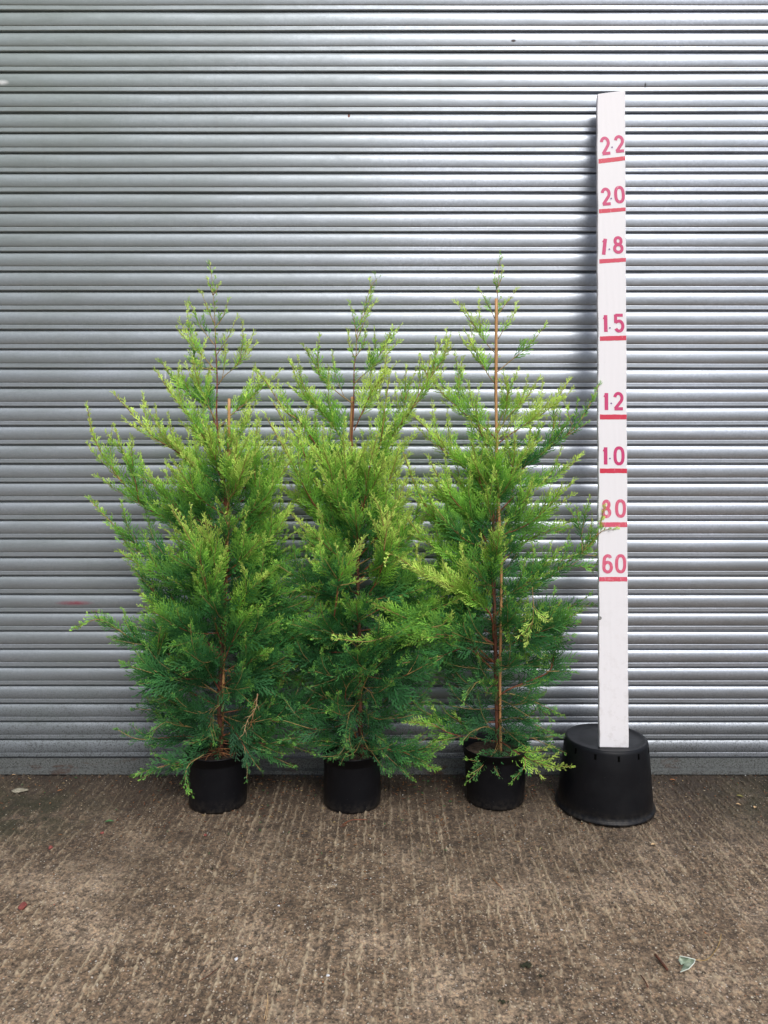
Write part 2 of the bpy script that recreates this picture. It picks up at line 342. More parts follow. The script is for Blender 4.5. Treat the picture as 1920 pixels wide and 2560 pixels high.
Fc = np.stack([I[:-1,:-1], I[:-1,1:], I[1:,1:], I[1:,:-1]], -1).reshape(-1, 4)
g = gv.reshape(-1, 1)
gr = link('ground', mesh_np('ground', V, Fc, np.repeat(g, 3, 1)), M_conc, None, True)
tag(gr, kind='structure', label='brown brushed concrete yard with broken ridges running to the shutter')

# grit lying loose on the concrete
rg_ = np.random.default_rng(5)
ico = np.array([(0,0,1),(.9,0,.2),(.28,.85,.2),(-.72,.53,.2),(-.72,-.53,.2),(.28,-.85,.2),(0,0,-.6)])
icf = np.array([(0,1,2),(0,2,3),(0,3,4),(0,4,5),(0,5,1),(6,2,1),(6,3,2),(6,4,3),(6,5,4),(6,1,5)])
N = 15000
gx = rg_.uniform(-1.65, 1.65, N); gy_ = -1.62 * rg_.random(N) - .03
sz = np.exp(rg_.normal(-6.75, .42, N)); sz = np.clip(sz, .0006, .0042)
A = rg_.random(N)*6.28; ca, sa = np.cos(A), np.sin(A)
pv = ico[None] * (1 + .3*rg_.normal(size=(N, 7, 1))) * (sz[:, None, None] * np.array([1.25, .85, .6]))
pv = np.stack([pv[...,0]*ca[:,None]-pv[...,1]*sa[:,None], pv[...,0]*sa[:,None]+pv[...,1]*ca[:,None], pv[...,2]], -1)
pv += np.stack([gx, gy_, sz*.3], -1)[:, None]
pal = np.array([(.36,.28,.17),(.46,.38,.26),(.60,.55,.45),(.22,.17,.12),(.06,.05,.04),(.38,.16,.07),(.70,.68,.62),(.42,.14,.09)])
pc = pal[rg_.choice(8, N, p=[.26,.22,.1,.17,.15,.05,.03,.02])]
gt = link('gravel', mesh_np('gravel', pv.reshape(-1, 3), (icf[None] + 7*np.arange(N)[:, None, None]).reshape(-1, 3), np.repeat(pc, 7, 0)), None)
M_grit, t, b = mat('loose_grit'); a = node(t, 'ShaderNodeAttribute', attribute_name='tint'); t.links.new(a.outputs['Color'], b.inputs['Base Color']); b.inputs['Roughness'].default_value = .8
gt.data.materials.append(M_grit); tag(gt, 'tiny loose tan and dark grit scattered over the concrete yard', 'gravel', kind='stuff')

# ------------------------------------------------------------------ roller shutter
PITCHZ = .0765; Z0 = 3.0445
prof = [(0,-13),(.008,-12),(.013,0),(.022,2.6),(.045,4.2),(.07,5.6),(.11,7.5),(.16,9.1),(.22,10.3),(.29,11.1),(.36,11.5),(.43,11.5),(.50,11.0),(.56,10.3),(.62,9.2),
        (.665,8.1),(.683,7.2),(.690,5.6),(.697,5.7),(.703,6.9),(.712,7.4),(.73,7.55),(.76,7.6),(.80,7.7),(.835,7.8),(.865,8.1),(.893,8.1),(.912,7.5),(.925,6.3),(.935,4.0),(.94,-4),(.947,-13)]
xs = np.linspace(-3.4, 3.4, 240)
rows = []
n0 = -16
for n in range(n0, 39):
    for u, d in prof: rows.append((Z0 - PITCHZ*(n+u), -(d*.84 if d > 0 else d*.62)/1000.0, n))
rows.append((Z0 - PITCHZ*39, .007, 39))
rows = np.array(rows)
Zs = rows[:, 0][:, None] + 0*xs; nn = rows[:, 2][:, None]
Zs = Zs + .0007*(vnoise(xs[None]*1.7 + nn*5.1, nn*1.0 + 0*xs, 21) - .5) * 2
Ysh = rows[:, 1][:, None] + .0030*np.clip(vnoise(xs[None]*5 + nn*1.3, nn*.7 + 0*xs, 31)-.80, 0, 1)*5*.35 + .0022*(vnoise(xs[None]*2.1 + nn*3.7, nn*1.0 + 0*xs, 22) - .5)
Xs = xs[None] + 0*Zs
V = np.stack([Xs, Ysh, Zs], -1).reshape(-1, 3); I = np.arange(len(V)).reshape(Xs.shape)
Fc = np.stack([I[:-1,:-1], I[1:,:-1], I[1:,1:], I[:-1,1:]], -1).reshape(-1, 4)
sh = empty('roller_shutter', (0, 0, 0), label='wide galvanised steel roller shutter of narrow curved slats behind the conifers', cat='roller shutter')
cur = link('slat_curtain', mesh_np('slat_curtain', V, Fc), M_steel, sh, True)
mb = MB(); mb.box((-3.4, -.006, .0225), (3.4, .004, .0590)); mb.box((-3.4, -.0045, .0165), (3.4, .004, .0225))
mb.box((-3.4, -.032, .010), (3.4, .004, .0165)); mb.box((-3.4, -.032, .0015), (3.4, -.028, .010)); mb.build('bottom_rail', M_rail, sh)
mb = MB()
for s in (-1, 1): mb = MB(); mb.box((min(s*3.4, s*3.5), -.06, 0), (max(s*3.4, s*3.5), .06, 4.195)); mb.build('guide_channel', M_rail, sh)
mb = MB(); mb.box((-3.5, -.25, 4.2), (3.5, .2, 4.6)); mb.build('head_box', M_rail, sh)

# ------------------------------------------------------------------ upturned pot under the board
PC = Vector((.838, -.300, 0))
up = empty('upturned_pot', PC, label='large black plastic pot standing upside down under the white measuring board', cat='plant pot')
mb = MB()
H = .263
mb.lathe([(.176,.0005),(.183,.003),(.1835,.010),(.179,.013),(.1755,.016),(.1745,.030),(.1595,H*.72),(.1525,H-.012),(.1500,H-.004),(.1465,H),(.138,H-.0005),(.134,H-.004),(.10,H-.0045),(.05,H-.004),(.0,H-.004)], PC, 96)
body = mb.build('pot_body', M_pot, up, True)
for k, a_ in enumerate((-151, -121, -90.5, -60, -29, 5, 60, 120, 175)):
    a = math.radians(a_ + 1); z1, z0 = H-.014, H-.034
    def P_(da, z, off=.0006):
        r = .1595 + (.1525-.1595)*((z-H*.72)/(H-.012-H*.72)) + off; return (PC.x + r*math.cos(a+da), PC.y + r*math.sin(a+da), z)
    d = .026
    mb = MB(); mb.add([P_(-d,z0),P_(d,z0),P_(d,z1),P_(-d,z1),P_(-d,z0,-.004),P_(d,z0,-.004),P_(d,z1,-.004),P_(-d,z1,-.004)], [(0,1,2,3),(4,7,6,5),(0,4,5,1),(1,5,6,2),(2,6,7,3),(3,7,4,0)])
    mb.build('drain_slot', M_black, up)

# ------------------------------------------------------------------ measuring board
TH = .019; W = .1072; LEN = 2.472
B0 = Vector((.8395, -.395, .2605)); lean = math.radians(7.5); side = math.radians(.75)
axS = Vector((math.sin(side), math.cos(side)*math.sin(lean), math.cos(side)*math.cos(lean))).normalized()
axU = Vector((1, 0, 0)); axU = (axU - axS*axU.dot(axS)).normalized(); axN = axU.cross(axS).normalized()   # axN points toward the camera
if axN.y > 0: axN = -axN
def bl(u, s, n=0): return B0 + axU*u + axS*s + axN*n
def bpix(px, py):                                     # photo pixel -> (u, s) on the board's face
    r = ray(px, py); k = (B0 - CAM).dot(axN) / r.dot(axN); p = CAM + r*k - B0; return p.dot(axU), p.dot(axS)
bd = empty('measuring_board', B0, label='tall white painted board with red height marks leaning on the shutter', cat='measuring board')
me = bpy.data.meshes.new('plank'); import bmesh
bm = bmesh.new(); vs = []
nS = 60
for i in range(nS+1):
    s = LEN*i/nS
    wob = .0009*math.sin(i*1.7)+.0007*math.sin(i*.53+1)
    for (u, n) in ((-W/2+wob, 0), (W/2+wob*.6, 0), (W/2+wob*.6, -TH), (-W/2+wob, -TH)):
        ss = s + (0.016*(u/W+.1) if i == nS else 0) - (0.002 if i == 0 else 0)
        vs.append(bm.verts.new(bl(u, ss, n)))
for i in range(nS):
    for k in range(4): bm.faces.new((vs[4*i+k], vs[4*i+(k+1)%4], vs[4*i+4+(k+1)%4], vs[4*i+4+k]))
bm.faces.new(vs[:4][::-1]); bm.faces.new(vs[-4:])
bmesh.ops.recalc_face_normals(bm, faces=bm.faces)
ed = [e for e in bm.edges if len(e.link_faces) == 2 and e.calc_face_angle(0) > 1.0]
bmesh.ops.bevel(bm, geom=ed, offset=.0035, segments=3, affect='EDGES', profile=.6)
bm.to_mesh(me); bm.free(); link('plank', me, M_board, bd)

def ribbon(mb, pts, wd, off=.0008, closed=False):     # painted stroke lying on the board
    n = len(pts); L_ = []; R_ = []
    for i in range(n):
        a = pts[(i-1) % n] if closed else pts[max(i-1, 0)]; c = pts[(i+1) % n] if closed else pts[min(i+1, n-1)]
        tx, ty = c[0]-a[0], c[1]-a[1]; l = math.hypot(tx, ty) or 1; nx_, ny_ = -ty/l, tx/l
        L_.append((pts[i][0]+nx_*wd/2, pts[i][1]+ny_*wd/2)); R_.append((pts[i][0]-nx_*wd/2, pts[i][1]-ny_*wd/2))
    v = [bl(u, s, off) for u, s in L_] + [bl(u, s, off) for u, s in R_]
    mb.add(v, [(i, (i+1) % n, n+(i+1) % n, n+i) for i in range(n if closed else n-1)])
def arc(cx, cy, rx, ry, a0, a1, n=18): return [(cx+rx*math.cos(math.radians(a0+(a1-a0)*i/n)), cy+ry*math.sin(math.radians(a0+(a1-a0)*i/n))) for i in range(n+1)]
def sup(cx, cy, rx, ry, n=40, p=.72):
    o = []
    for i in range(n):
        a = 2*math.pi*i/n; c_, s_ = math.cos(a), math.sin(a); o.append((cx+rx*math.copysign(abs(c_)**p, c_), cy+ry*math.copysign(abs(s_)**p, s_)))
    return o
DIG = {   # strokes in a unit box, y up; (points, closed)
 '0': [(sup(.5,.5,.42,.45,44,.8), True)],
 '1': [([(.62,.0),(.62,.97)], False), ([(.66,.93),(.50,.84),(.20,.72)], False)],
 '2': [(arc(.5,.68,.40,.26,170,-20,18)+[(.80,.50),(.12,.055)], False), ([(.04,.055),(.98,.055)], False)],
 '5': [([(.94,.95),(.12,.95)], False), ([(.13,.99),(.13,.50)], False), ([(.10,.52),(.25,.58)]+arc(.50,.32,.42,.29,112,-150,22), False)],
 '6': [([(.84,.82)]+arc(.55,.70,.40,.25,58,160,12)+[(.11,.50),(.09,.33)], False), (sup(.52,.31,.42,.27,36,.95), True)],
 '8': [(sup(.5,.745,.34,.21,32,.95), True), (sup(.5,.27,.42,.235,36,.95), True)]}
def R1(x, y): return 1360+x/4.423, 200+y/4.423
def R7(x, y): return 1380+x/3.687, 700+y/3.687
def R8(x, y): return 1380+x/3.403, 1200+y/3.403
NUMS = [('2.2', R1, [('2',615,620,740,835,-7),('2',768,605,895,808,-5)], (752,745), [(603,875,925),(905,842,888)], 0),
        ('2.0', R1, [('2',622,1185,748,1393,-5),('0',768,1168,900,1368,-3)], (742,1312), [(608,1430,1475),(915,1410,1450)], 0),
        ('1.8', R1, [('1',628,1738,700,1943,6),('8',755,1725,885,1922,-2)], (722,1872), [(612,1982,2030),(915,1967,2010)], 0),
        ('1.5', R7, [('1',462,310,520,487,-1),('5',562,308,672,485,-1)], (533,442), [(441,520,562),(692,513,555)], 0),
        ('1.2', R7, [('1',466,1028,528,1208,0),('2',557,1027,667,1205,-1)], (545,1138), [(441,1240,1285),(696,1240,1284)], 0),
        ('1.0', R7, [('1',460,1528,520,1710,0),('0',560,1530,675,1712,0)], (533,1646), [(441,1738,1780),(693,1738,1780)], 0),
        ('80', R7, [('8',452,2022,550,2195,0),('0',575,2018,688,2195,0)], None, [(1,0,0)], 1),
        ('60', R8, [('6',420,628,522,797,0),('0',530,628,637,797,0)], None, [(401,825,863),(640,825,863)], 1)]
for txt, R, digs, dt, bar, fade in NUMS:
    if txt == '80': RB = R8; bar = [(403,360,400),(640,360,400)]
    else: RB = R
    mb = MB()
    for ch_, x0, y0, x1, y1, rot in digs:
        u0, s1 = bpix(*R(x0, y0)); u1, s0 = bpix(*R(x1, y1)); wd = .0118
        cu, cs = (u0+u1)/2, (s0+s1)/2; ww = (u1-u0)-wd*(.9); hh = (s1-s0)-wd*.6; a = math.radians(-rot)
        for q, (st, cl) in enumerate(DIG[ch_]):
            pp = []
            for (x, y) in st:
                dx, dy = (x-.5)*ww, (y-.5)*hh
                pp.append((cu+dx*math.cos(a)-dy*math.sin(a), cs+dx*math.sin(a)+dy*math.cos(a)))
            ribbon(mb, pp, wd*(1.15 if ch_ == '1' and q == 0 else 1), .0007+.00022*q+.0, cl)
    nm = mb.build('height_number', M_numf if fade else M_num, bd); nm['label'] = 'painted number %s in %s' % (txt, 'faded pink' if fade else 'pink red')
    if dt:
        u, s = bpix(*R(*dt)); mb = MB(); mb.add([bl(u+.0032*math.cos(k*.785), s+.0030*math.sin(k*.785), .0014) for k in range(8)], [tuple(range(8))]); mb.build('decimal_point', M_dot, nm)
    (xa, ya0, ya1), (xb, yb0, yb1) = bar
    q = [bpix(*RB(xa, ya1)), bpix(*RB(xb, yb1)), bpix(*RB(xb, yb0)), bpix(*RB(xa, ya0))]
    q = [(max(-W/2+.0012, min(W/2-.0012, u)), s) for u, s in q]
    mb = MB(); K = 14
    lo = [(q[0][0]+(q[1][0]-q[0][0])*i/K, q[0][1]+(q[1][1]-q[0][1])*i/K + rnd.uniform(-.0005,.0005)) for i in range(K+1)]
    hi = [(q[3][0]+(q[2][0]-q[3][0])*i/K, q[3][1]+(q[2][1]-q[3][1])*i/K + rnd.uniform(-.0005,.0005)) for i in range(K+1)]
    v = [bl(u, s, .0006) for u, s in lo] + [bl(u, s, .0006) for u, s in hi] + [bl(u, s, -.0008) for u, s in lo] + [bl(u, s, -.0008) for u, s in hi]
    n = K+1
    mb.add(v, [(i, i+1, n+i+1, n+i) for i in range(K)] + [(2*n+i, 2*n+i+1, i+1, i) for i in range(K)] + [(n+i, n+i+1, 3*n+i+1, 3*n+i) for i in range(K)])
    mb.build('mark_line', M_barf if fade else M_bar, bd)
u, s = bpix(1500, 1545); mb = MB(); mb.add([bl(-W/2+.004+.0055*math.cos(k*.524), s+.0055*math.sin(k*.524), .0022) for k in range(12)] + [bl(-W/2+.004+.0065*math.cos(k*.524), s+.0065*math.sin(k*.524), .0002) for k in range(12)],
   [tuple(range(12))] + [(k, (k+1) % 12, 12+(k+1) % 12, 12+k) for k in range(12)]); mb.build('bolt_head', M_bolt, bd)

# ------------------------------------------------------------------ conifers
def make_template(Lf, seed, sparse=0):
    r = random.Random(seed); V = []; Fq = []; T = []
    def rib(p0, p1, w0, w1, nrm, t0, t1):
        d = p1 - p0
        if d.length < 1e-5: return
        s = d.cross(nrm).normalized(); b = len(V)
        V.extend([p0 - s*w0/2, p0 + s*w0/2, p1 + s*w1/2, p1 - s*w1/2]); Fq.append((b, b+1, b+2, b+3)); T.extend([t0, t0, t1, t1])
    nrm = Vector((0, 0, 1)); cy = r.uniform(-.22, .22); cz = r.uniform(-.25, .12)
    def ax(s):
        q = s/Lf; return Vector((s, Lf*cy*q*q, Lf*cz*q*q))
    n = max(5, int(Lf/.0088)); pl = min(.46*Lf, .055)
    for i in range(n):
        rib(ax(Lf*i/n), ax(Lf*(i+1)/n), .0019*(1-.6*i/n), .0019*(1-.6*(i+1)/n), nrm, i/n*.4, (i+1)/n)
    for i in range(1, n):
        q = i/n; sd_ = 1 if i % 2 else -1
        if r.random() < .10 + sparse: continue
        prof_ = min(1, q*3.2+.25)*(1-q)**.75 + .07
        lp = pl*prof_*r.uniform(.7, 1.15); a = math.radians(r.uniform(28, 40)) * sd_
        o = ax(Lf*q); tan = (ax(Lf*min(q+.03, 1)) - ax(Lf*(q-.03))).normalized()
        d = (tan*math.cos(a) + Vector((0, 1, 0))*math.sin(a)); d.z += r.uniform(-.12, .12); d.normalize()
        n2 = (nrm + Vector((r.uniform(-.25, .25), r.uniform(-.25, .25), 0))).normalized()
        bend = tan*.45 + Vector((0, 0, r.uniform(-.15, .2)))
        m = max(2, int(lp/.0058))
        def px(k):
            z = k/m; return o + (d*z + bend*z*z*.5)*lp
        for k in range(0, m, 2): rib(px(k), px(min(k+2, m)), .0024, .0018, n2, q*.5+.2, q*.7+.3*(k+2)/m)
        for k in range(1, m+1):
            z = k/m; s2 = 1 if k % 2 else -1
            ll = max(.0070, min(.0155, lp*.44))*(1.15-z*.65)*r.uniform(.75, 1.2)
            dd = (px(k) - px(k-1)).normalized(); sv_ = dd.cross(n2)
            b_ = math.radians(r.uniform(22, 34))*s2
            e = dd*math.cos(b_) + sv_*math.sin(b_); e = (e + n2*r.uniform(-.12, .12)).normalized()
            tt = min(1, q*.6 + z*.35 + .12)
            rib(px(k), px(k) + e*ll, .0038, .0007, (n2 + Vector((r.uniform(-.22,.22), r.uniform(-.22,.22), 0))).normalized(), tt, min(1, tt+.15))
    return (np.array([tuple(v) for v in V], np.float32), np.array(Fq, np.int32), np.array(T, np.float32))
TL = [.025, .04, .055, .075, .10, .13]
TEMPL = {l: [make_template(l, int(l*1e4)+k*17) for k in range(6)] for l in TL}
TSP = {l: [make_template(l, int(l*1e4)+k*31+5, .25) for k in range(4)] for l in TL}
C_OLD = np.array([.020, .078, .031]); C_MID = np.array([.061, .222, .060]); C_NEW = np.array([.27, .55, .072]); C_LIM = np.array([.57, .73, .16]); C_BLU = np.array([.045, .110, .062])
def tone(a):                                          # a: 0 old scale leaves .. 1 this year's tips
    a = np.clip(a, 0, 1)[:, None]
    return np.where(a < .45, C_OLD + (C_MID-C_OLD)*(a/.45), np.where(a < .8, C_MID + (C_NEW-C_MID)*((a-.45)/.35), C_NEW + (C_LIM-C_NEW)*((a-.8)/.2)))
class Crown:
    def __init__(s, seed): s.V = []; s.F = []; s.C = []; s.n = 0; s.r = random.Random(seed)
    def frond(s, p, d, nrm, Lf, age, blue=0, sparse=False):
        r = s.r; l = min(TL, key=lambda q: abs(q-Lf)); tv, tf, tt = r.choice((TSP if sparse else TEMPL)[l]); k = Lf/l
        d = d.normalized(); nrm = (nrm - d*nrm.dot(d));
        if nrm.length < .05: nrm = d.orthogonal()
        nrm.normalize(); y = nrm.cross(d)*(1 if r.random() < .5 else -1)
        M = np.array([tuple(d), tuple(y), tuple(nrm)], np.float32)*k
        v = tv @ M + np.array(tuple(p), np.float32)
        v[:, 1] = np.minimum(v[:, 1], -.018)
        a = age + .42*tt - .12; c = tone(a); c = c*(1-blue) + C_BLU*blue; c = c*r.uniform(.66, 1.34)
        s.V.append(v); s.F.append(tf + s.n); s.C.append(c); s.n += len(v)
    def build(s, parent):
        me = mesh_np('crown', np.concatenate(s.V), np.concatenate(s.F), np.concatenate(s.C))
        return link('crown', me, M_fol, parent)
def smoothp(P, n):                                    # Catmull-Rom through points
    P = [P[0]*2-P[1]] + P + [P[-1]*2-P[-2]]; o = []
    for i in range(1, len(P)-2):
        for k in range(n):
            t_ = k/n; a, b_, c_, d_ = P[i-1], P[i], P[i+1], P[i+2]
            o.append(.5*((2*b_) + (c_-a)*t_ + (2*a-5*b_+4*c_-d_)*t_*t_ + (3*b_-a-3*c_+d_)*t_**3))
    o.append(P[-2]); return o
def resample(P, step):
    o = [P[0]]; acc = 0
    for a, b_ in zip(P, P[1:]):
        seg = (b_-a).length; dpos = step-acc
        while dpos <= seg: o.append(a.lerp(b_, dpos/seg)); dpos += step
        acc = seg-(dpos-step)
    if (o[-1]-P[-1]).length > step*.3: o.append(P[-1])
    return o
CAMD = Vector((0, -1, .25)).normalized()
def grow(cr, root, P, ygrow=0, dens=1.0, size=1.0, bare=.14, wood=True, age0=.12, thick=None, blue=0, sparse=False, whip=True, lvl=0, wmb=None):
    r = cr.r; pts = resample(P, .0095); n = len(pts)
    Ltot = .0095*n
    if n < 4: return
    mbw = MB() if wmb is None else wmb
    age0 = age0 + (r.gauss(0, .085) if lvl == 0 else 0)
    mx_ = min(.165, max(.056, Ltot*.47))*(.45+.55*size)
    for i in range(n):
        q = i/(n-1)
        if q < bare: continue
        T = (pts[min(i+1, n-1)] - pts[max(i-1, 0)]).normalized(); hgt = max(0, min(1, (pts[i].z-.38)/.95))
        if r.random() > .97*dens: continue
        # branchlets leave mostly left/right of the limb as seen flat, some all round
        sd_ = 1 if i % 2 else -1
        B = T.cross(CAMD); 
        if B.length < .2: B = T.orthogonal()
        B.normalize(); Nn = B.cross(T).normalized()
        ang = r.gauss(0, .75); S = (B*math.cos(ang) + Nn*math.sin(ang))*sd_
        a = math.radians(r.uniform(24, 40))*(1-.35*q)
        d = T*math.cos(a) + S*math.sin(a) + Vector((0, 0, .12+.50*hgt)) ; d.normalize()
        pf = ((min(1, .55+q*2.0))*(1-q)**.95 + .11)*(1-.18*hgt)*(1 if lvl == 0 else .9)
        Lf = max(.016, mx_*pf*r.uniform(.66, 1.25)*(1+.30*max(0, min(1, (.95-pts[i].z)/.35)) - .42*max(0, min(1, (.50-pts[i].z)/.22))))
        age = age0 + .40*q**1.3 + .50*hgt - .03 + r.uniform(-.08, .08)
        nr = (CAMD*.9 + Vector((r.gauss(0,.38), r.gauss(0,.38), r.gauss(0,.38))) + S.cross(T)*.35)
        cr.frond(pts[i], d, nr, Lf, age, blue*r.uniform(.5, 1.1), sparse or r.random() < .25)
    hgt = max(0, min(1, (pts[-1].z-.38)/.95))
    if lvl == 0 and Ltot > .16 and not sparse:             # side shoots
        k = int(1 + Ltot*9); sgn = r.choice((-1, 1))
        for j in range(k):
            q = .14 + .56*(j+r.uniform(0, .8))/k; i = min(n-2, int(q*n)); T = (pts[i+1]-pts[max(i-1, 0)]).normalized()
            B = T.cross(CAMD).normalized(); sgn = -sgn; an = r.gauss(0, .55); Nn = B.cross(T)
            S = (B*math.cos(an) + Nn*math.sin(an))*sgn
            a = math.radians(r.uniform(24, 36)); d = (T*math.cos(a)+S*math.sin(a)+Vector((0,0,.06+.40*hgt))).normalized()
            ls = (.085 + .26*Ltot*(1-q))*r.uniform(.75, 1.15)*min(1.15, .35+.75*size)
            p0 = pts[i]; p2 = p0 + d*ls + Vector((0, 0, .10*ls)); p1 = p0.lerp(p2, .5) + (T*.10 - Vector((0,0,.04)))*ls
            p2.y = min(p2.y, -.03); p1.y = min(p1.y, -.03)
            grow(cr, root, smoothp([p0, p1, p2], 5), dens=dens, size=.85, bare=.12, age0=age0+.10*q-.03, blue=blue, lvl=1, wmb=mbw, whip=r.random() < .5)
    if whip:
        T = (pts[-1]-pts[-3]).normalized()
        cr.frond(pts[-1]-T*.012, T, CAMD + Vector((r.gauss(0,.4),)*3), .045*size, age0+.38+.38*hgt, blue*.5, True)
    if wood:
        r0 = thick or max(.0012, min(.0040, Ltot*.0056)); W_ = []
        mb = mbw; nn_ = len(pts); rad = [r0*(1-.80*i/(nn_-1))+.0005 for i in range(nn_)]
        k = int(nn_*.62)
        if lvl: mb.tube(pts, [q_*.75 for q_ in rad], 5); return
        mb.v, mb.f, sv_, sf_ = [], [], mb.v, mb.f
        mb.tube(pts, rad, 6); mb.add(sv_, sf_); o = mb.build('branch', M_twig if r0 > .0016 else M_young, root, True)
        me_ = o.data; me_.materials.append(M_young)
        mi = [0]*len(me_.polygons)
        for j, p in enumerate(me_.polygons):
            if (j < (nn_-1)*6 and j//6 > k) or j >= (nn_-1)*6+2: mi[j] = 1
        me_.polygons.foreach_set('material_index', mi)

def conifer(label, pc, rtop, rbot, hp, trunk, cane, branches, hw, seed, fillN, cane_y=.014, cane_b=.018):
    root = empty('potted_conifer', (pc[0], pc[1], 0), label=label, cat='potted conifer', group='young conifers in black pots before the shutter')
    # pot
    c = (pc[0], pc[1], 0); mb = MB()
    mb.lathe([(0,.012),(rbot-.012,.012),(rbot-.008,.001),(rbot-.001,.001),(rbot+.0008,.006),(rbot+.0015,.02),(rtop-.010,hp-.036),(rtop-.0095,hp-.033),(rtop-.0045,hp-.031),(rtop-.0035,hp-.004),
              (rtop,hp-.003),(rtop+.001,hp),(rtop-.0025,hp+.0006),(rtop-.005,hp-.002),(rtop-.0085,hp-.032),(rtop-.014,hp-.06),(rbot-.006,.03)], c, 80)
    mb.build('pot', M_pot, root, True)
    # compost surface
    mb = MB(); n = 40; v = [(c[0], c[1], hp-.024)]; f = []
    for k in range(1, 7):
        for j in range(n): rr = (rtop-.0105)*k/6; a = 2*math.pi*j/n; v.append((c[0]+rr*math.cos(a), c[1]+rr*math.sin(a), hp-.030+rnd.uniform(-.004,.005)))
    for j in range(n): f.append((0, 1+j, 1+(j+1) % n))
    for k in range(5):
        for j in range(n): f.append((1+k*n+j, 1+(k+1)*n+j, 1+(k+1)*n+(j+1) % n, 1+k*n+(j+1) % n))
    mb.add(v, f); mb.build('compost', M_soil, root)
    Y0 = pc[1]; cr = Crown(seed); r = cr.r
    tp = [at(x*DS, y*DS, Y0 + (yo if len(tr_) > 2 else 0)) for tr_ in trunk for (x, y, yo) in [(*tr_, 0)[:3]]]
    tp[0] = Vector((tp[0].x, Y0, hp-.04))
    tc_ = smoothp(tp, 6); L_ = len(tc_)
    ht = tc_[-1].z - tc_[0].z
    mb = MB(); mb.tube(tc_, [max(.0009, .0098*(1-((p.z-tc_[0].z)/ht))**.95) for p in tc_], 9, .10)
    tk = mb.build('trunk', M_bark, root, True); tk.data.materials.append(M_twig); tk.data.materials.append(M_young)
    mi = []
    for j in range(len(tk.data.polygons)):
        z = (tc_[min(j//9, L_-1)].z - tc_[0].z)/ht; mi.append(0 if z < .60 else (1 if z < .84 else 2))
    tk.data.polygons.foreach_set('material_index', mi)
    # cane
    cp = [at(x*DS, y*DS, Y0+cane_y+(cane_b-cane_y)*i/(len(cane)-1)) for i, (x, y) in enumerate(cane)]; cp[-1] = Vector((cp[-1].x, Y0+cane_b, hp-.04)); cs_ = smoothp(cp, 8)
    mb = MB(); mb.tube(cs_, [.0054 + (.0010 if i % 9 == 4 else 0) for i in range(len(cs_))], 8); mb.build('bamboo_cane', M_cane, root, True)
    # ties
    for z in (.35, .72, .95):
        i = min(range(L_), key=lambda i: abs(tc_[i].z-z)); 
        if z < cp[0].z-.05:
            mb = MB(); pp = tc_[i]; mb.tube([pp+Vector((math.cos(a)*.015, -.008+math.sin(a)*.016, 0)) for a in [k*.6283 for k in range(11)]], .0012, 5); mb.build('tie', M_pot, root)
    # leader foliage
    upper = [p for p in tc_ if (p.z-tc_[0].z)/ht > .74]
    for i, p in enumerate(resample(upper, .011)):
        q = i/(len(upper)*1.0); T = (tc_[-1]-p)
        T = T.normalized() if T.length > .01 else Vector((0,0,1))
        S = Vector((r.choice((-1,1)), r.uniform(-.8,.3), 0)).normalized()
        if r.random() < .72: cr.frond(p, T*.85 + S*.5 + Vector((0,0,.2)), CAMD+Vector((r.gauss(0,.5),)*3), r.uniform(.016, .034), .68, 0, True)
    cr.frond(tc_[-1]-Vector((0,0,.02)), Vector((.05,0,1)), CAMD, .018, .85, 0, True)
    for br in branches:
        pts2, dy = br[0], br[1]; kw = br[2] if len(br) > 2 else {}
        n = len(pts2); P = []
        y0 = Y0 + kw.pop('y0', 0) if 'y0' in kw else Y0
        for i, (x, y) in enumerate(pts2):
            q = i/(n-1); P.append(at(x*DS, y*DS, min(-.035, y0 + dy*q**1.1)))
        grow(cr, root, smoothp(P, 6), **kw)
    # limbs nobody traced: fill round the stem, toward and away from the camera
    z_lo = hp+.03; lv = []
    for k in range(fillN):
        zf = (k+.5)/fillN; z = z_lo + (ht*.60)*zf
        i = min(range(L_), key=lambda i: abs(tc_[i].z-z)); b0 = tc_[i]
        az = k*2.39996 + r.uniform(-.3, .3); hwid = np.interp(z, [h[0] for h in hw], [h[1] for h in hw])
        dx, dyy = math.cos(az), math.sin(az)
        Lr = hwid*r.uniform(.70, 1.02)*(.62 if dyy > 0 else .80 if abs(dyy) > .5 else 1)
        rise = np.interp(zf, [0, .3, 1], [-.02, .35, 1.1])*Lr
        tip = b0 + Vector((dx*Lr, max(-.27, min(dyy*Lr, -.045-b0.y)), rise))
        mid = b0.lerp(tip, .5) + Vector((0, 0, -.10*Lr + r.uniform(-.015,.015)))
        grow(cr, root, smoothp([b0, mid, tip], 8), age0=.02+.10*zf, size=1.05, blue=.35*(1-zf)**2, bare=.10, dens=.95)
    # low sprays hiding the compost and drooping over the rim
    for k in range(32):
        az = r.uniform(-3.5, .4) if k % 3 else r.uniform(0, 6.283); z = hp + r.uniform(.0, .10)
        d = Vector((math.cos(az), math.sin(az), r.uniform(-.25, .35)))
        p0 = Vector((tc_[0].x, Y0, z)) + Vector((math.cos(az), math.sin(az), 0))*r.uniform(.01, .06)
        cr.frond(p0, d, CAMD+Vector((r.gauss(0,.4), r.gauss(0,.4), r.gauss(0,.4)+.4)), r.uniform(.055,.095), .10+r.uniform(-.05,.16), r.uniform(.1,.6))
